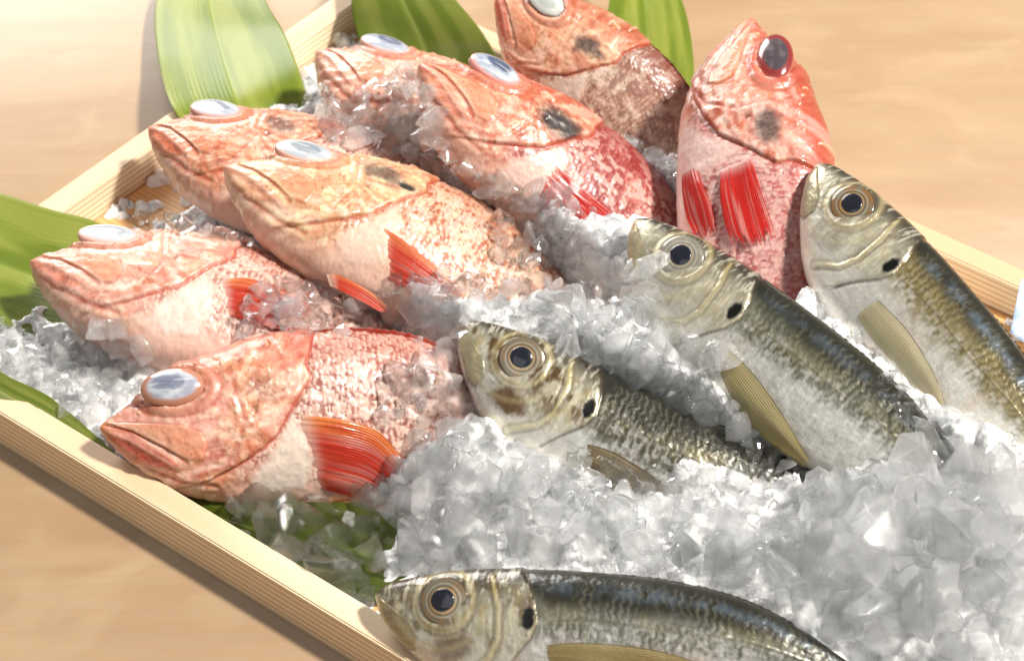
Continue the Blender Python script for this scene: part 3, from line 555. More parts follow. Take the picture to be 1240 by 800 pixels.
# ---------------------------------------------------------------- the twelve fish
R0 = dict(yellow=.15, groove=.08, head=L(236, 180, 166), orange=.75, orangec=L(224, 130, 102), pale=L(244, 216, 194), deep=L(186, 88, 62), topred=.5, topc=L(206, 104, 74), grey=.35, flap=0., maxc=L(232, 160, 128), lip=.85, lipc=L(206, 84, 66),
          rim=L(206, 138, 116), scale=L(242, 216, 202), scale2=L(228, 176, 158), wash=.25, washc=L(216, 112, 92), rimamt=.75, rimc=L(150, 56, 40), blotch=0., blotchc=L(128, 62, 42), back=.35, backc=L(186, 88, 62),
          bellyc=L(238, 206, 192), pecbase=L(232, 222, 210), finc=L(214, 74, 48), finedge=L(232, 142, 72), finpale=.4)
def S(seed, **k): d = dict(R0); d.update(k); d['seed'] = seed; return d
RED = [
 # name, head, yaw, pitch, roll, scale, bend, style, eye, label, extras
 dict(p=([-.1884, -.0764, .04], 7.9, 5.9, 45.8, .905, -.005), st=S(1, groove=.12, yellow=.2, lip=.75, lipc=L(206, 88, 70), orangec=L(226, 150, 90), grey=.25, rimamt=.9), eye=cloudy_eye(11, .55, (150, 154, 170), (98, 106, 130), (176, 122, 100), .2, (-.15, .1), .72), eh=.62,
      label='large red fish at the front with a fanned orange fin and red lips',
      pec=([(9.47, .4), (11.38, .18), (13.48, -.39), (14.75, -1.57), (15.76, -2.89)], [(10.38, -3.21), (11.61, -3.6), (12.7, -3.95), (13.65, -4.3), (14.73, -4.6)], 16)),
 dict(p=([-.2336, .0246, .052], -9.6, 11.6, 6.6, .904, .0275), st=S(2, head=L(238, 190, 172), pale=L(246, 222, 208), orange=.55, lip=.7, lipc=L(228, 140, 116), topred=.4, pecbase=L(240, 222, 212), grey=.25), eye=cloudy_eye(12, .25, (172, 178, 184), (150, 160, 176), (228, 180, 168), .35), eh=.42,
      label='leftmost pale pink fish with a chalky white eye and its snout over the green leaf',
      pec=([(10.05, .05), (11.62, .61), (13.4, .82), (15.53, .76)], [(10.99, -1.7), (12.45, -1.85), (14.04, -1.65), (15.74, -1.05)], 12)),
 dict(p=([-.1416, .0704, .074], -16.3, 17.1, 9.4, .913, .0323), st=S(3, yellow=.45, head=L(238, 200, 172), pale=L(244, 228, 190), orangec=L(222, 150, 112), deep=L(188, 112, 66), lip=.6, lipc=L(232, 162, 134), grey=.7, gx=8.0, gz=1.9, flap=1., scale=L(236, 212, 186), scale2=L(222, 178, 146), rimc=L(180, 84, 48), rimamt=.95, wash=.15, backc=L(196, 116, 76), pecbase=L(236, 208, 192)),
      eye=cloudy_eye(13, .35, (166, 174, 180), (130, 140, 154), (226, 178, 160), .9), eh=.42,
      label='creamy scaled fish with cracked white eye and grey gill cover, overlapping another',
      pec=([(8.54, -1.14), (11.27, -1.67), (13.87, -2.16), (16.06, -2.71)], [(10.33, -3.41), (11.86, -3.54), (13.74, -3.55), (15.66, -3.46)], 14),
      pelv=([(7.47, -4.0), (8.77, -4.14), (10.36, -4.34), (11.69, -4.78)], [(8.07, -4.7), (9.15, -5.0), (10.46, -5.12), (11.57, -5.27)])),
 dict(p=([-.1882, .1327, .05], -20.0, 8.9, 12.4, .847, .0073), st=S(4, head=L(234, 176, 152), lip=.75, lipc=L(226, 124, 92), grey=.6, orangec=L(226, 138, 98)), eye=cloudy_eye(14, .45, (162, 168, 180), (126, 130, 152), (212, 160, 152), .8), eh=.42,
      label='red fish behind the creamy one with its snout beside the left rim',
      pec=([(9.4, .2), (11.4, 0), (13.4, -.5), (15., -1.2)], [(10.2, -2.4), (11.6, -2.7), (13., -2.9), (14.6, -3.)], 12)),
 dict(p=([-.0465, .1232, .098], -24.0, 31.7, 12., .862, -.0161), st=S(5, head=L(226, 150, 128), orange=.9, orangec=L(214, 110, 82), topred=.9, topc=L(190, 80, 60), lip=.55, lipc=L(230, 150, 124), grey=1., gx=8.4, gz=1.1, gr=1.6, flap=.3, scale=L(222, 158, 148), scale2=L(198, 104, 98), wash=.8, washc=L(176, 62, 62), rimc=L(150, 44, 44), rimamt=.8, back=.7, backc=L(160, 48, 48), pecbase=L(238, 206, 196), finc=L(206, 34, 30), finedge=L(206, 40, 34), finpale=.3),
      eye=cloudy_eye(15, .75, (146, 158, 176), (72, 84, 112), (222, 158, 150), .1, (.0, .12)), eh=.6,
      label='deep red fish in mid pile with blue grey eye and dark cheek patch',
      pec=([(9.01, -1.21), (11.87, -1.4), (14.77, -1.37), (17.95, -1.28)], [(8.85, -3.22), (11.58, -3.9), (14.82, -4.23), (17.29, -3.64)], 14)),
 dict(p=([-.1042, .1883, .058], -31, 13, 6, .87, .0, .05), st=S(6, head=L(236, 186, 166), lip=.4, lipc=L(236, 180, 156), grey=.5), eye=cloudy_eye(16, .6, (160, 168, 182), (80, 92, 118), (224, 176, 164), .3, (.05, .15)), eh=.5,
      label='pink fish half buried in ice with only its head showing near the back corner',
      pec=([(9.4, .2), (11.4, 0), (13.4, -.5), (15., -1.2)], [(10.2, -2.4), (11.6, -2.7), (13., -2.9), (14.6, -3.)], 12)),
 dict(p=([-.0075, .2171, .078], -38.3, 23.4, 47.0, .741, .0342), st=S(7, head=L(236, 188, 160), pale=L(244, 212, 184), orange=.7, orangec=L(224, 140, 100), topred=.8, topc=L(190, 96, 70), grey=.8, gx=8.2, gz=1.6, flap=.2, scale=L(226, 212, 192), scale2=L(206, 172, 150), wash=.3, washc=L(186, 104, 84), rimc=L(150, 74, 52), rimamt=.6, blotch=.7, blotchc=L(134, 70, 50), back=.55, backc=L(140, 62, 50)),
      eye=cloudy_eye(17, .2, (196, 204, 196), (150, 160, 160), (110, 90, 76), .1), eh=.5,
      label='brown speckled pale fish at the top edge with its eye cut by the photo frame',
      pec=([(9.4, .2), (11.4, 0), (13.4, -.5), (15., -1.2)], [(10.2, -2.4), (11.6, -2.7), (13., -2.9), (14.6, -3.)], 12)),
 dict(p=([.1233, .159, .1], -93.1, 24.8, 21.9, .907, .0076), st=S(8, head=L(232, 166, 148), pale=L(246, 220, 208), orange=.9, orangec=L(220, 110, 78), topred=.9, topc=L(200, 92, 72), lip=.45, lipc=L(232, 150, 124), grey=.8, gx=8.3, gz=1.7, flap=.1, rim=L(206, 112, 96), scale=L(234, 200, 196), scale2=L(222, 150, 146), wash=.35, washc=L(206, 106, 100), rimc=L(176, 70, 66), rimamt=.8, back=.5, backc=L(190, 88, 80), pecbase=L(240, 214, 208), bellyc=L(240, 220, 212), finc=L(214, 44, 36), finedge=L(216, 50, 40), finpale=.35),
      eye=dark_red_eye(18), eh=.5,
      label='red fish pointing straight up with a dark maroon eye and two bright red fins',
      pec=([(9.67, .78), (11.87, 1.45), (13.94, 2.07), (15.18, 2.37)], [(10.22, -.9), (12.17, -.75), (14.07, -.4), (15.77, .3)], 12),
      pelv=([(9.4, -2.57), (11.09, -1.9), (12.67, -1.28), (14.33, -1.01)], [(9.57, -3.5), (11.12, -3.3), (12.67, -3.0), (14.38, -2.2)])),
]
BVHS = []
def add_bvh(o):
    me = o.data; M = o.matrix_world; base = o.parent.location if o.parent else Vector()
    V = np.empty(len(me.vertices)*3, np.float32); me.vertices.foreach_get('co', V); V = V.reshape(-1, 3)+np.array(base)+np.array(o.location)
    F = np.empty(len(me.loops), np.int32); me.loops.foreach_get('vertex_index', F); F = F.reshape(-1, 4)
    BVHS.append((V, F))
def finish(root, parts):
    for nm, me, par in parts:
        pass
def jaw_mesh(pose, pts, head, st):
    """a slack lower jaw: a tapering bar hanging below the head"""
    P = np.array(pts, float); t = np.linspace(0, len(P)-1, 40); c = np.stack(smooth_interp(np.column_stack([np.arange(len(P)), P]), t), -1)
    d = np.gradient(c, axis=0); d /= np.linalg.norm(d, axis=1)[:, None]; nrm = np.stack([-d[:, 1], d[:, 0]], 1); a = np.linspace(0, 2*np.pi, 20, endpoint=False)
    w_ = .42*np.sin(np.clip(t/t[-1]*2.9+.25, 0, np.pi))**.5
    X = c[:, 0:1]+nrm[:, 0:1]*w_[:, None]*np.cos(a); Z = c[:, 1:2]+nrm[:, 1:2]*w_[:, None]*np.cos(a); Y = .9*np.sin(t/t[-1]*2)[:, None]+w_[:, None]*.6*np.sin(a)+0*X
    f = fbm(np.stack([X*2, Z*2, Y], -1), 3, 3).ravel(); col = mixc(np.tile(L(226, 186, 172), (f.size, 1)), (f-.45)*2, L(226, 150, 130)); col = mixc(col, sst(6, 0, np.repeat(t/t[-1]*40, 20)), L(246, 232, 222))
    Wd = pose(X.ravel(), Z.ravel(), Y.ravel()); return mesh('lower_jaw', Wd-head, grid_faces(40, 20, True), M_RED, {'Col': np.clip(col, 0, 1), 'Met': 0*f})
for k, r in enumerate(RED):
    pose = Pose(*r['p']); st = r['st']; head = np.array(r['p'][0]); sd = st['seed']
    root = empty('red_rockfish', head, r['label'], 'fish', 'whole red fish laid on the ice')
    b = link('body', fish_body('red_body', ROCK, rock_paint, pose, st, M_RED, head), root); add_bvh(b)
    link('eye', dome(pose, ROCK, 3.65, 1.88, 1.68, 1.02, r['eh']*1.0, .03, r['eye'], head, tilt=.55), root)
    fp = red_fin_paint(st); u_, l_, nr = r['pec']
    if sd != 7: pf = link('pectoral_fin', fin(pose, ROCK, u_, l_, fp, head, int(nr*1.8), M_RFIN, seed=sd, rag=.22), root); add_bvh(pf)
    if 'pelv' in r: link('pelvic_fin', fin(pose, ROCK, *r['pelv'], fp, head, 6, M_RFIN, seed=sd+3, name='pelvic_fin', lift=.3, lift_end=.3), root)
    dst = dict(st, finc=st['backc'], finedge=st['rimc'], finpale=.3)
    link('dorsal_fin', ridge_fin(pose, ROCK, 9.2, 20.5, .34, 1, red_fin_paint(dst), head, 26, M_RFIN, 'dorsal_fin', sd, lean=.9), root)
    tp = ([(23.6, .9), (25.5, 1.7), (27.6, 2.4)], [(23.6, -.8), (25.5, -1.7), (27.6, -2.3)])
    link('tail_fin', fin(pose, ROCK, *tp, fp, head, 14, M_RFIN, seed=sd+5, name='tail_fin', on_body=False, lift=.0, lift_end=.0), root)
    if 'jaw' in r: link('lower_jaw', jaw_mesh(pose, r['jaw'], head, st), root)
A0 = dict(back=L(34, 34, 25), mid=L(92, 90, 72), silver=L(196, 196, 188), belly=L(228, 226, 218), stripe=L(40, 39, 28), glint=L(196, 190, 160), crown=L(38, 31, 20), blue=.25, gold=.45, brown=.6)
def SA(seed, **k): d = dict(A0); d.update(k); d['seed'] = seed; return d
SIL = [
 dict(p=([-.0235, -.0314, .062], -25.9, 15.1, 37.4, .957, -.0286), st=SA(21, shift=.34, brown=.95, gold=.7, blue=.1), eye=silver_eye(31, .5), label='silver fish in the centre whose head overlaps the front red fish', finc=(L(122, 98, 58), L(160, 136, 84)),
      pec=([(7.88, -2.31), (9.66, -1.97), (11.65, -2.11), (13.39, -2.56)], [(8.4, -3.16), (9.52, -3.95), (10.88, -4.3), (12.39, -3.9)])),
 dict(p=([.0589, .0221, .08], -43.7, 8.1, 37.3, .98, .0262), st=SA(22, shift=.14, brown=.2, gold=.3, blue=.4, mid=L(120, 122, 104)), eye=silver_eye(32, .1, .2), label='silver fish with a pale ringed eye, second from the right', finc=(L(196, 180, 120), L(222, 210, 160)),
      pec=([(7.89, -2.15), (10.18, -2.4), (12.78, -3.03), (15.15, -3.86)], [(8.3, -3.0), (9.96, -3.89), (12.14, -4.4), (14.93, -4.2)])),
 dict(p=([.148, .055, .088], -56.6, 11.1, 33.8, .967, .0285), st=SA(23, shift=.10, brown=.35, gold=.3, blue=1.0, mid=L(140, 128, 84), stripe=L(70, 60, 30), silver=L(212, 210, 200)), eye=silver_eye(33, .9), label='rightmost silver fish with a brown ringed eye and painted blue gloss along its back', finc=(L(206, 196, 160), L(226, 218, 186)),
      pec=([(7.84, -2.28), (10.58, -2.07), (13.28, -2.33), (15.88, -3.09)], [(7.82, -3.38), (9.8, -3.64), (12.69, -3.49), (15.71, -3.31)])),
 dict(p=([-.058, -.1749, .036], -11, -9, 41.8, .945, .0497), st=SA(24, shift=.22, brown=.7, gold=.6, blue=.6, mid=L(130, 132, 120)), eye=silver_eye(34, .7), label='silver fish at the bottom edge with its snout at the front rim', finc=(L(170, 150, 86), L(200, 180, 116)),
      pec=([(8.01, -1.89), (10.08, -1.56), (13.08, -1.44), (16.06, -1.62)], [(8.19, -2.6), (10.11, -2.69), (13.19, -2.96), (16.16, -2.5)])),
]
def mack_jaw(pose, head, seed):
    """the open lower jaw of a silver fish"""
    P = np.array([(-.5, -.3), (-.2, -.95), (.5, -1.85), (1.7, -2.6)]); t = np.linspace(0, 3, 36); c = np.stack(smooth_interp(np.column_stack([np.arange(4), P]), t), -1)
    d = np.gradient(c, axis=0); d /= np.linalg.norm(d, axis=1)[:, None]; nrm = np.stack([-d[:, 1], d[:, 0]], 1); a = np.linspace(0, 2*np.pi, 18, endpoint=False)
    w_ = np.interp(t, [0, .15, 1, 2, 3], [.05, .16, .26, .4, .5])
    X = c[:, 0:1]+nrm[:, 0:1]*w_[:, None]*np.cos(a); Z = c[:, 1:2]+nrm[:, 1:2]*w_[:, None]*np.cos(a); Y = np.interp(t, [0, 1, 2, 3], [0, .25, .5, .75])[:, None]+w_[:, None]*.75*np.sin(a)+0*X
    f = fbm(np.stack([X*3, Z*1.5, Y], -1), seed, 3).ravel(); col = mixc(np.tile(L(196, 188, 150), (f.size, 1)), (f-.45)*2.5, L(150, 134, 86)); Wd = pose(X.ravel(), Z.ravel(), Y.ravel())
    return mesh('lower_jaw', Wd-head, grid_faces(36, 18, True), M_SIL, {'Col': np.clip(col, 0, 1), 'Met': 0*f+.15})
for k, r in enumerate(SIL):
    pose = Pose(*r['p']); st = r['st']; head = np.array(r['p'][0]); sd = st['seed']
    root = empty('silver_mackerel', head, r['label'], 'fish', 'whole silver fish laid on the ice')
    b = link('body', fish_body('silver_body', MACK, mack_paint, pose, st, M_SIL, head), root); add_bvh(b)
    e = link('eye', dome(pose, MACK, 3.55, -.1, 1.16, 1.1, .2, .03, r['eye'], head, tilt=.4), root)
    link('pupil', dome(pose, MACK, 3.52, -.08, .58, .54, .12, .19, pupil_paint, head, tilt=.4, nr=14, na=40, name='pupil'), e)
    fp = amber_fin_paint(sd, *r['finc'])
    pf = link('pectoral_fin', fin(pose, MACK, *r['pec'], fp, head, 14, M_SFIN, seed=sd, rag=.04, lift=.2, lift_end=.35, corr=.025), root); add_bvh(pf)
    dp = amber_fin_paint(sd+1, L(66, 62, 44), L(112, 106, 78))
    link('dorsal_fin', ridge_fin(pose, MACK, 9.5, 20.0, .2, 1, dp, head, 30, M_SFIN, 'dorsal_fin', sd, lean=.6), root)
    link('tail_fin', fin(pose, MACK, [(22.0, .2), (23.6, 1.4), (25.4, 2.6)], [(22.0, -.6), (23.6, -1.7), (25.4, -3.0)], fp, head, 12, M_SFIN, seed=sd+5, name='tail_fin', on_body=False, lift=0, lift_end=0), root)
    if 'jaw' in r: link('lower_jaw', mack_jaw(pose, head, sd), root)
# ---------------------------------------------------------------- crushed ice
def ice_mat(name, milky, clear, rough, bscale=260, bstr=.35):
    k = NT(name); v = k.obj(); n = k.noise(v, bscale, 3, .6, .4); m = k.noise(v, 130, 3, .5)
    nb = k.bump(n, bstr, .0016)
    g = k.n('ShaderNodeBsdfGlass'); g.inputs['IOR'].default_value = 1.31; g.inputs['Roughness'].default_value = rough; g.inputs['Color'].default_value = (.985, .995, 1, 1); k.l(nb, g.inputs['Normal'])
    tr = k.n('ShaderNodeBsdfTransparent'); tr.inputs[0].default_value = (1, 1, 1, 1)
    x = k.n('ShaderNodeMixShader'); x.inputs[0].default_value = clear; k.l(g.outputs[0], x.inputs[1]); k.l(tr.outputs[0], x.inputs[2])
    d = k.n('ShaderNodeBsdfTranslucent'); d.inputs[0].default_value = (.97, .98, .985, 1)
    e = k.n('ShaderNodeBsdfDiffuse'); e.inputs[0].default_value = (.96, .97, .975, 1); de = k.n('ShaderNodeMixShader'); de.inputs[0].default_value = .5; k.l(d.outputs[0], de.inputs[1]); k.l(e.outputs[0], de.inputs[2])
    y = k.n('ShaderNodeMixShader'); k.l(k.math('MULTIPLY', k.ramp(m, [(.38, (.25, .25, .25)), (.7, (1, 1, 1))]), milky), y.inputs[0]); k.l(x.outputs[0], y.inputs[1]); k.l(de.outputs[0], y.inputs[2])
    fr = k.n('ShaderNodeFresnel'); fr.inputs[0].default_value = 1.75; k.l(nb, fr.inputs[1]); gl = k.n('ShaderNodeBsdfGlossy'); gl.inputs['Roughness'].default_value = .035; k.l(nb, gl.inputs['Normal'])
    z = k.n('ShaderNodeMixShader'); ge = k.n('ShaderNodeNewGeometry'); k.l(k.math('MULTIPLY', fr.outputs[0], k.math('SUBTRACT', 1.0, ge.outputs['Backfacing'])), z.inputs[0]); k.l(y.outputs[0], z.inputs[1]); k.l(gl.outputs[0], z.inputs[2]); return k.done(z)
ICE = ice_mat('clear_ice', .03, .42, .0, 150, .25); ICE_M = ice_mat('milky_ice', .30, .56, .0, 150, .3)
def bed_mat():
    k = NT('packed_ice'); v = k.obj(); n = k.noise(v, 120, 5, .65, .6); m = k.noise(v, 60, 3, .5)
    c = k.ramp(n, [(.3, (.93, .94, .95)), (.7, (.985, .985, .985))])
    p = k.principled(c, Roughness=.18, Transmission_Weight=.1, IOR=1.31, Normal=k.bump(n, .8, .004)); return k.done(p)
BED = bed_mat()
def shard(seed, stretch=(1, 1, 1), n=13, bev=.05, melt=.5):
    """a broken piece of ice: convex facets with worn edges; some half melted with dimples"""
    rng = np.random.default_rng(seed); p = rng.normal(size=(n, 3)); p /= np.linalg.norm(p, axis=1)[:, None]; p *= rng.uniform(.62, 1.0, (n, 1)); p *= np.array(stretch)
    bm = bmesh.new()
    for q in p: bm.verts.new(q)
    bmesh.ops.convex_hull(bm, input=bm.verts[:])
    for v in [v for v in bm.verts if not v.link_faces]: bm.verts.remove(v)
    bmesh.ops.dissolve_limit(bm, angle_limit=.25, verts=bm.verts[:], edges=bm.edges[:])
    bmesh.ops.bevel(bm, geom=bm.edges[:], offset=bev, segments=2, affect='EDGES', profile=.6)
    bmesh.ops.triangulate(bm, faces=bm.faces[:])
    if melt > 0:
        bmesh.ops.subdivide_edges(bm, edges=[e for e in bm.edges if e.calc_length() > .28], cuts=2, use_grid_fill=True); bmesh.ops.triangulate(bm, faces=bm.faces[:])
        bm.verts.ensure_lookup_table(); D = np.array([v.co for v in bm.verts]); o = melt*.16*(fbm(D*2.3+seed, seed, 3)-.5)+melt*.05*(noise(D*6+seed, seed+5)-.5); R = D/np.maximum(np.linalg.norm(D, axis=1), .05)[:, None]
        for v, q, d in zip(bm.verts, o, R): v.co += Vector(d*q)
    bm.faces.ensure_lookup_table(); V = np.array([v.co for v in bm.verts]); F = np.array([[v.index for v in f.verts] for f in bm.faces]); bm.free()
    return V/np.abs(V).max(), F
rs = np.random.default_rng(5)
SH = []
for i in range(16):
    SH.append(shard(100+i, (1, rs.uniform(.6, 1), rs.uniform(.45, .9)), int(rs.integers(10, 20)), .045, 1.0 if i % 3 else .35))
SHS = [shard(300+i, (1, rs.uniform(.6, 1), rs.uniform(.5, .9)), 10, .05, 0) for i in range(12)]
def ice_mesh(i, mat):
    return mesh('ice_shard', SH[i][0], SH[i][1], mat, smooth=bool(i % 2))
ME_C = [ice_mesh(i, ICE) for i in range(16)]; ME_M = [ice_mesh(i, ICE_M) for i in range(16)]
# the bed, a mound under and between the fish
CTRL = [(30, 430, 1.9), (150, 455, 2.4), (90, 480, 1.9), (460, 145, 4.2), (500, 190, 5.2), (420, 180, 4.2), (560, 230, 6.2), (600, 330, 5.4), (660, 280, 6.6), (730, 330, 6.6), (520, 370, 5.0), (370, 380, 4.4), (430, 400, 4.4),
        (640, 380, 5.6), (760, 400, 6.4), (880, 470, 6.2), (940, 540, 5.6), (560, 500, 4.2), (620, 575, 3.6), (700, 620, 3.6), (770, 640, 3.8), (820, 650, 4.0), (900, 640, 4.4), (1000, 640, 5.8), (1130, 610, 6.6), (1220, 620, 6.8), (1150, 700, 6.8), (1220, 760, 5.6),
        (1000, 700, 5.6), (900, 670, 5.2), (1080, 770, 5.2), (620, 640, 3.6), (540, 640, 2.6), (480, 700, .5), (400, 660, .4), (300, 640, .4), (380, 720, .4), (430, 740, .4), (240, 610, .4), (340, 650, .4), (560, 700, 1.4), (700, 690, 3.2), (820, 720, 3.4), (270, 270, 1.6), (200, 240, .4), (130, 262, .4), (160, 235, .4), (400, 60, 1.2), (430, 20, .4), (400, 35, .4), (520, 30, 1.0), (350, 70, .5), (600, 20, 1.), (225, 270, .9),
        (330, 200, 2.5), (350, 110, 2.2), (780, 150, 4), (900, 250, 5), (1000, 420, 6), (1100, 500, 6.2), (1270, 480, 3), (1250, 400, .4), (1190, 330, .4), (1150, 300, .4), (1230, 370, .4), (1290, 420, .4), (60, 350, 1.2), (130, 400, 2.0), (330, 440, 2.4)]
CP = np.array([at(*c) for c in CTRL]); BX = 200; BY = 150
gx = np.linspace(WT+.002, TL-WT-.002, BX*2); gy = np.linspace(WT+.002, TW-WT-.002, BY*2)
GX, GY = np.meshgrid(gx, gy, indexing='ij'); WX = CORN[0]+EX[0]*GX+EY[0]*GY; WY = CORN[1]+EX[1]*GX+EY[1]*GY
d2 = (WX[..., None]-CP[:, 0])**2+(WY[..., None]-CP[:, 1])**2; wgt = np.exp(-d2/(2*.022**2))+1e-6/(d2+1e-3)
H = (wgt*CP[:, 2]).sum(-1)/wgt.sum(-1)
ed = np.minimum(np.minimum(GX-gx[0], gx[-1]-GX), np.minimum(GY-gy[0], gy[-1]-GY)); H = np.minimum(H, .016+ed*1.3)
Pn = np.stack([WX*100, WY*100, 0*WX], -1)
lump = fbm(Pn*.9, 77, 4)-.5; cell = np.abs(noise(Pn*1.6, 78)-.5)*2
def facets(sz, seed):
    u, v = WX/sz, WY/sz; fu, fv = np.floor(u).astype(int), np.floor(v).astype(int); best = np.full(u.shape, 1e9); out = np.zeros(u.shape)
    for a in (-1, 0, 1):
        for b in (-1, 0, 1):
            cu, cv = fu+a, fv+b; z0 = 0*cu; pu = cu+_hash(cu, cv, z0, seed); pv = cv+_hash(cu, cv, z0+1, seed); d = (u-pu)**2+(v-pv)**2; m = d < best; best = np.where(m, d, best)
            t = (_hash(cu, cv, z0+2, seed)-.5)*(u-pu)+(_hash(cu, cv, z0+3, seed)-.5)*(v-pv)+.5*_hash(cu, cv, z0+4, seed); out = np.where(m, t, out)
    return out
H = H+lump*.010+(facets(.009, 5)-.25)*.011+(facets(.0045, 6)-.25)*.004
Vs = np.vstack([v for v, f in BVHS]); offs = np.cumsum([0]+[len(v) for v, f in BVHS]); Fs = np.vstack([f+o for (v, f), o in zip(BVHS, offs)])
tree_f = BVHTree.FromPolygons(Vs.tolist(), Fs.tolist())
upv = Vector((0, 0, 1)); flat = H.ravel().copy(); wx = WX.ravel(); wy = WY.ravel(); under = np.zeros(len(flat), bool)
for i in range(len(flat)):
    h = tree_f.ray_cast(Vector((wx[i], wy[i], 0.0)), upv)
    if h[0] is not None:
        under[i] = True; flat[i] = min(flat[i], h[0].z+.006)
Hm = flat.reshape(H.shape); 
for _ in range(2): Hm[1:-1, 1:-1] = np.minimum(Hm[1:-1, 1:-1], (Hm[:-2, 1:-1]+Hm[2:, 1:-1]+Hm[1:-1, :-2]+Hm[1:-1, 2:])/4+.001)
Hm = np.where(Hm < .0068, .0042, Hm)
bedV = np.stack([WX, WY, Hm], -1).reshape(-1, 3); bot = bedV.copy(); bot[:, 2] = .0052
BF = grid_faces(BX*2, BY*2)
bed = link('packed_ice_bed', mesh('packed_ice_bed', bedV, BF, BED, smooth=False)); tag(bed, 'packed bed of crushed ice filling the tray under the fish', 'ice', kind='stuff')
V6, F6 = LEAF6[0]; AV = np.vstack([Vs, V6, bedV]); AF = np.vstack([Fs, F6+len(Vs), BF+len(Vs)+len(V6)]); tree_a = BVHTree.FromPolygons(AV.tolist(), AF.tolist())
CO = Vector(CAM)
LV = []; LF = []
for v_, f_ in LEAF_BV: LF.append(f_+len(LV)); LV += v_
tree_l = BVHTree.FromPolygons(LV, np.vstack(LF).tolist())
def covered(d, h):
    q = tree_l.ray_cast(CO, d)[0]; return q is not None and (q-CO).length < (h-CO).length+.004
def hit(px, py):
    d = RT*(px-620)/FPX-UP*(py-400)/FPX+FW; d = Vector(d/np.linalg.norm(d)); h = tree_a.ray_cast(CO, d); return (h[0], d) if h[0] is not None and not covered(d, h[0]) else (None, d)
def inpoly(x, y, P):
    c = False; n = len(P)
    for i in range(n):
        a, b = P[i], P[(i+1) % n]
        if (a[1] > y) != (b[1] > y) and x < (b[0]-a[0])*(y-a[1])/(b[1]-a[1])+a[0]: c = not c
    return c
# heaps: outline in the photograph, number of pieces, size range (cm, half length), how high they stack, milky share, where
HEAPS = [
 ([(480, 600), (560, 560), (650, 570), (700, 610), (760, 640), (830, 620), (880, 640), (960, 650), (990, 590), (1050, 590), (1110, 560), (1140, 540), (1200, 580), (1250, 580), (1250, 810), (1090, 810), (1000, 765), (930, 735), (860, 695), (780, 680), (650, 668), (560, 680), (500, 640)], 1800, (.36, 1.4), 2.0, .45, 'in the big ice heap over the silver fish tails'),
 ([(960, 650), (1010, 600), (1110, 560), (1250, 590), (1250, 800), (1060, 780), (930, 720)], 800, (.4, 1.6), 3.2, .5, 'on the crest of the big ice heap at the right'),
 ([(600, 345), (690, 350), (745, 330), (770, 400), (830, 420), (870, 480), (920, 540), (965, 575), (900, 545), (800, 480), (720, 445), (640, 405), (585, 385)], 819, (.3, .95), 1.2, .4, 'between the two middle silver fish'),
 ([(480, 345), (550, 335), (620, 350), (600, 385), (560, 400), (555, 470), (600, 540), (560, 600), (500, 590), (500, 520), (460, 500), (470, 450), (540, 430), (470, 395)], 585, (.3, .95), .9, .35, 'over the side of the front red fish'),
 ([(300, 350), (400, 345), (480, 360), (470, 400), (400, 402), (330, 405), (290, 400)], 291, (.3, .85), 1.0, .4, 'between the creamy fish and the front red fish'),
 ([(625, 235), (690, 230), (700, 270), (750, 280), (750, 300), (700, 330), (620, 335), (590, 290)], 291, (.28, .85), 1.4, .3, 'on the deep red fish belly'),
 ([(412, 125), (455, 108), (500, 85), (520, 130), (540, 190), (580, 220), (640, 240), (620, 265), (540, 215), (450, 180), (400, 170), (385, 140)], 936, (.22, .8), 1.3, .6, 'in the patch of ice below the back red fish'),
 ([(0, 430), (90, 405), (140, 400), (180, 425), (160, 455), (128, 490), (112, 520), (60, 485), (0, 450)], 585, (.25, .9), 1.2, .3, 'in the left ice patch beside the front red fish'),
 ([(0, 375), (70, 390), (80, 405), (30, 425), (0, 425)], 150, (.2, .6), .8, .15, 'in the small shaded ice patch at the far left'),
 ([(280, 605), (350, 612), (470, 605), (560, 640), (640, 670), (520, 690), (460, 650), (440, 700), (380, 700), (330, 670), (285, 645)], 450, (.35, 1.3), 1.0, .06, 'over the dark leaf near the front rim'),
 ([(140, 266), (230, 262), (300, 285), (310, 300), (250, 285), (180, 275)], 102, (.25, .8), .7, .2, 'behind the leftmost fish'),
 ([(340, 110), (390, 105), (410, 130), (360, 130)], 66, (.2, .6), .7, .2, 'beside the upright leaf'),
 ([(700, 545), (760, 560), (830, 590), (850, 640), (720, 640), (660, 580)], 180, (.3, .9), .8, .4, 'around the fin of the central silver fish'),
 ([(745, 300), (790, 330), (800, 400), (870, 430), (860, 470), (780, 440), (740, 380)], 210, (.3, .9), 1.0, .55, 'under the throat of the pale eyed silver fish'),
 ([(880, 480), (930, 540), (990, 585), (950, 610), (900, 560)], 90, (.25, .7), .6, .4, 'beside the amber fin of the second silver fish'),
 ([(1085, 440), (1150, 520), (1110, 540), (1070, 470)], 48, (.3, .7), .5, .2, 'between the two rightmost silver fish'),
 ([(380, 690), (440, 655), (450, 740), (400, 760)], 36, (.4, .9), .4, .1, 'at the front rim by the open mouthed silver fish'),
]
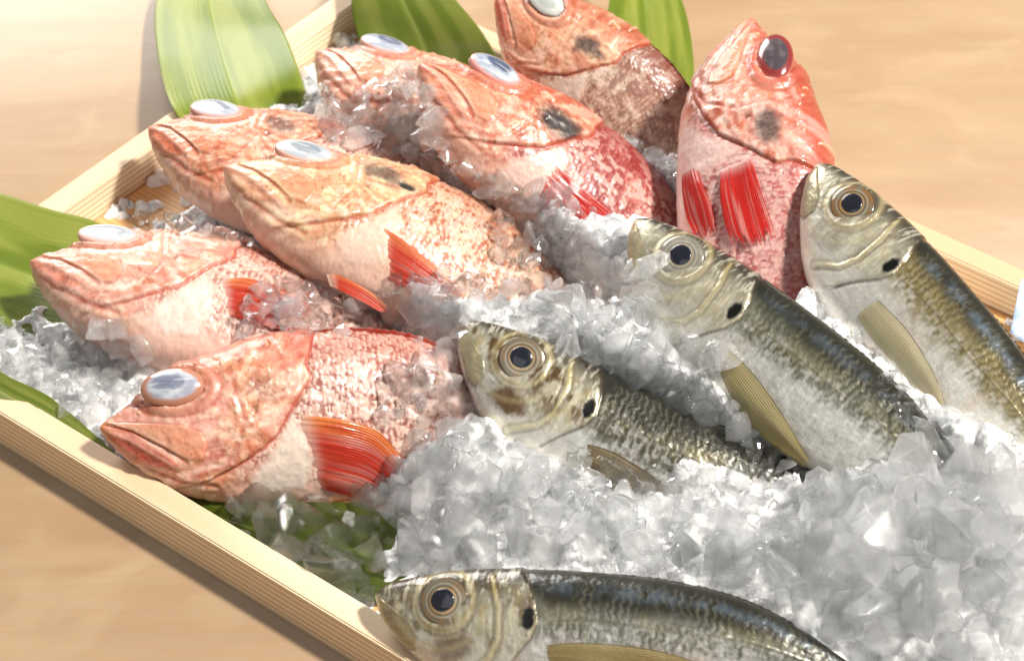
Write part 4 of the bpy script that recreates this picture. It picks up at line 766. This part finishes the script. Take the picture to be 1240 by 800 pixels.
SPECIAL = [  # px, py, half length cm, stretch, milky, lift, variant, label
 (395, 668, 2.35, (1, .8, .42), 0, .9, 3, 'largest clear ice lump, fist shaped, resting by the front rim over the leaf', 20),
 (992, 600, 1.35, (.55, .6, 1.25), 0, .9, 5, 'tall pointed clear ice shard standing up at the left end of the heap crest', 5),
 (1128, 552, 1.3, (1, .75, .75), 0, .7, 8, 'clear grey ice lump lodged against the tail of the second silver fish', 40),
 (1075, 585, 1.15, (1, .8, .8), 1, .7, 2, 'rounded milky ice lump on the heap below the second silver fish', 10),
 (658, 250, 1.35, (1, .5, .5), 0, .8, 6, 'smooth oval clear ice piece on the belly of the deep red fish', 15),
 (541, 530, 1.7, (.8, 1, .55), 1, .5, 9, 'broad milky ice lump against the front red fish below the central silver head', 70),
 (786, 325, 1.25, (.5, 1, .5), 1, .6, 11, 'long milky ice piece held under the jaw of the pale eyed silver fish', 65),
 (125, 403, 1.3, (1, .6, .35), 1, .8, 4, 'flat white ice chip leaning on the leftmost red fish chin', 10),
 (725, 395, 1.35, (.8, 1, .7), 1, .6, 13, 'milky ice lump just above the back of the central silver fish', 80),
 (870, 430, 1.2, (1, .9, .7), 1, .5, 7, 'round milky ice ball beneath the black spot of the second silver fish', 0),
 (520, 372, 1.6, (1, .8, .6), 0, .7, 10, 'glassy ice lump touching the snout of the central silver fish', 25),
 (350, 375, 1.4, (1, .8, .6), 0, .6, 12, 'pinkish clear ice lump over the fins of the leftmost fish', 10),
 (430, 725, 1.3, (1, .6, .3), 0, .4, 14, 'thin flat ice slab on the tray floor by the bottom silver snout', 30),
 (150, 425, 1.2, (.8, .8, .8), 0, .8, 1, 'clear ice lump beside the eye of the front red fish', 30),
 (690, 598, 1.3, (1, .8, .8), 1, .6, 0, 'square milky ice block under the fin of the central silver fish', 15),
 (775, 605, 1.2, (.8, 1, .8), 0, .8, 15, 'upright clear ice wedge on the brown fin of the central silver fish', 75),
 (295, 290, .75, (1, .8, .7), 1, .5, 3, 'small white ice bead on the nape of the leftmost fish', 0),
 (268, 272, .7, (1, .8, .7), 1, .5, 6, 'white ice bead in the gap below the red fish by the left rim', 40),
]
rs = np.random.default_rng(11)
def place(pos, half, rot, var, milky, stretch=None):
    me = (ME_M if milky else ME_C)[var]; o = bpy.data.objects.new('ice_chunk', me); COL.objects.link(o); o.location = pos; o.rotation_euler = rot
    s = half*.01; o.scale = (s, s, s) if stretch is None else tuple(s*q for q in stretch); return o
for px, py, hf, stv, mk, lf, var, lab, ang in SPECIAL:
    h, d = hit(px, py)
    if h is None: continue
    pos = h-d*(hf*.01*.35)+Vector((0, 0, lf*.002))
    tag(place(pos, hf, (math.radians(25), 0, -math.radians(ang)), var, mk, stv), lab, 'ice', 'crushed ice chunks')
pieces = []
for hi, (poly, cnt, (s0, s1), stack, milky, where) in enumerate(HEAPS):
    P = np.array(poly); lo, hi_ = P.min(0), P.max(0); k = 0; tries = 0
    while k < cnt and tries < cnt*20:
        tries += 1; px, py = rs.uniform(lo[0], hi_[0]), rs.uniform(lo[1], hi_[1])
        if not inpoly(px, py, poly): continue
        h, d = hit(px, py)
        if h is None: continue
        s = s0+(s1-s0)*rs.random()**2.4; lay = rs.random()**1.5*stack
        pos = h-d*(s*.01*.3)+Vector((0, 0, lay*.006))
        pieces.append((s, pos, hi, milky, where)); k += 1
# loose pieces wherever the packed bed would lie bare
nF = len(Fs)+len(F6)
for px in np.arange(-20, 1262, 9.):
    for py in np.arange(-12, 815, 8.):
        x_, y_ = px+rs.uniform(-5, 5), py+rs.uniform(-5, 5); d = RT*(x_-620)/FPX-UP*(y_-400)/FPX+FW; d = Vector(d/np.linalg.norm(d)); h = tree_a.ray_cast(CO, d)
        if h[0] is None or h[2] < nF or h[0].z < .0095 or covered(d, h[0]): continue
        q_ = np.array(h[0])-CORN; yy = q_@EY; xx = q_@EX
        if min(xx-WT, yy-WT, TW-WT-yy) < .006: continue
        s = .24+.7*rs.random()**2.5; pieces.append((s, h[0]-d*(s*.002), 0, .45, 'lying loose on the ice bed among the fish'))
for k in range(2600):           # and over the rest of the bed, out of the frame
    ix, iy = int(rs.integers(4, BX*2-4)), int(rs.integers(4, BY*2-4))
    if Hm[ix, iy] < .012 or under[ix*BY*2+iy]: continue
    p_ = Vector((WX[ix, iy], WY[ix, iy], Hm[ix, iy])); q_ = proj(np.array(p_))
    if -10 < q_[0] < 1250 and -10 < q_[1] < 810: continue
    s = .3+.8*rs.random()**2; pieces.append((s*.999, p_, 1, .45, 'out'))
pieces.sort(key=lambda q: -q[0])
# no two pieces may sink deep into one another: keep the larger, in a spatial hash
grid = {}; kept = []
for q in pieces:
    s, pos = q[0]*.01, q[1]; key = (int(pos.x//.02), int(pos.y//.02), int(pos.z//.02)); ok = True
    for a in (-1, 0, 1):
        for b in (-1, 0, 1):
            for c in (-1, 0, 1):
                for s2, p2 in grid.get((key[0]+a, key[1]+b, key[2]+c), ()):
                    if (p2-pos).length < .5*(s+s2): ok = False; break
    if ok: kept.append(q); grid.setdefault(key, []).append((s, pos))
pieces = kept; print('ice pieces', len(pieces))
big = [q for q in pieces if q[4] != 'out'][:282]; bs = set(id(q) for q in big); small = [q for q in pieces if id(q) not in bs]
LANDS = [((209, 470), 'the eye of the front red fish'), ((440, 560), 'the orange fin of the front red fish'), ((90, 400), 'the chin of the leftmost red fish'), ((555, 395), 'the snout of the central silver fish'), ((713, 495), 'the black spot of the central silver fish'),
 ((765, 585), 'the brown fin of the central silver fish'), ((960, 590), 'the tail end of the central silver fish'), ((768, 275), 'the snout of the pale eyed silver fish'), ((887, 378), 'the black spot of the pale eyed silver fish'), ((950, 510), 'the fin of the pale eyed silver fish'),
 ((1140, 550), 'the tail end of the pale eyed silver fish'), ((1120, 430), 'the fin of the rightmost silver fish'), ((1225, 575), 'the flank of the rightmost silver fish'), ((532, 728), 'the eye of the bottom silver fish'), ((760, 680), 'the back of the bottom silver fish'), ((900, 715), 'the rear back of the bottom silver fish'),
 ((990, 770), 'the tail end of the bottom silver fish'), ((1225, 780), 'the bottom right photo corner'), ((1060, 610), 'the crest of the ice heap'), ((1080, 700), 'the middle of the ice heap'), ((1220, 680), 'the right photo edge'), ((640, 640), 'the left end of the ice heap'), ((380, 730), 'the front rim'),
 ((660, 290), 'the belly of the deep red fish'), ((545, 190), 'the chin of the deep red fish'), ((520, 330), 'the red fin of the creamy fish'), ((440, 110), 'the half buried pink fish'), ((220, 250), 'the red fish by the left rim'), ((15, 440), 'the left photo edge'), ((350, 120), 'the foot of the upright leaf'), ((320, 380), 'the fin of the leftmost red fish'), ((600, 560), 'the throat of the central silver fish')]
used = {}
for s, pos, hi, milky, where in big:
    mk = rs.random() < milky; px, py = proj(np.array(pos)); dd = sorted(LANDS, key=lambda q: (q[0][0]-px)**2+(q[0][1]-py)**2); (lx, ly), nm = dd[0]; dx, dy = px-lx, py-ly
    side = ('right of' if dx > 0 else 'left of') if abs(dx) > abs(dy) else ('below' if dy > 0 else 'above')
    size = 'large' if s > .95 else 'medium' if s > .68 else 'small'; kind_ = 'milky' if mk else 'clear'; rr_ = math.hypot(dx, dy); near = 'close ' if rr_ < 32 else ''
    lab = f'{size} {kind_} ice chunk {near}{side} {nm}'
    if lab in used: lab2 = f'{size} {kind_} ice chunk {side} {nm}, towards {dd[1][1]}'; lab = lab2 if len(lab2.replace(',', '').split()) <= 16 else lab
    used[lab] = 1
    tag(place(pos, s, tuple(rs.uniform(0, 6.28, 3)), int(rs.integers(16)), mk), lab, 'ice', 'crushed ice chunks')
for nm, flag, mat, lab in (('crushed_ice', 0, ICE, 'small clear crushed ice pieces scattered between the larger chunks'), ('crushed_ice', 1, ICE_M, 'small milky crushed ice pieces scattered between the larger chunks')):
    VV = []; FF = []; o_ = 0
    for s, pos, hi, milky, where in small:
        if (rs.random() < milky) != bool(flag) if False else ((int(pos.x*1e5) % 100)/100. < milky) != bool(flag): continue
        V, F = SHS[int(rs.integers(12))]; R = np.array(Matrix.Rotation(rs.uniform(0, 6.28), 3, Vector(rs.normal(size=3)))); VV.append(V@R.T*(s*.01)+np.array(pos)); FF.append(F+o_); o_ += len(V)
    tag(link(nm, mesh(nm, np.vstack(VV), np.vstack(FF), mat)), lab, 'ice', kind='stuff')
# ---------------------------------------------------------------- the corner of a white and blue cloth that shows at the right edge
k = NT('white_blue_cloth'); v = k.obj(); nn = k.noise(v, 28, 4, .6, .5)
cc = k.mix(k.ramp(nn, [(.44, (0, 0, 0)), (.6, (1, 1, 1))]), L(232, 236, 240), L(150, 180, 222)); w_ = k.noise(v, 900, 2)
CM = k.done(k.principled(cc, Roughness=.8, Normal=k.bump(w_, .2, .0006)))
a = at(1236, 338, 3.4); b = at(1300, 350, 3.6); c_ = at(1224, 398, 2.6); d_ = at(1300, 470, 2.6)
nu = 24; u = np.linspace(0, 1, nu)[:, None, None]; t = np.linspace(0, 1, nu)[None, :, None]
P = (a*(1-t)+b*t)*(1-u)+(c_*(1-t)+d_*t)*u; P[..., 2] += .0016*np.sin(u[..., 0]*5+t[..., 0]*7)
V = P.reshape(-1, 3); n_ = len(V); F = grid_faces(nu, nu); V2 = V-np.array([0, 0, .0012])
br = np.concatenate([np.arange(nu), np.arange(1, nu)*nu+nu-1, (nu-1)*nu+np.arange(nu-2, -1, -1), np.arange(nu-2, 0, -1)*nu]); br2 = np.roll(br, -1)
o0 = V.mean(0)
cl = link('folded_cloth', mesh('folded_cloth', np.vstack([V, V2])-o0, np.vstack([F, F[:, ::-1]+n_, np.stack([br2, br, br+n_, br2+n_], -1)]), CM), loc=o0)
tag(cl, 'white and blue cloth corner at the right edge of the tray', 'cloth')
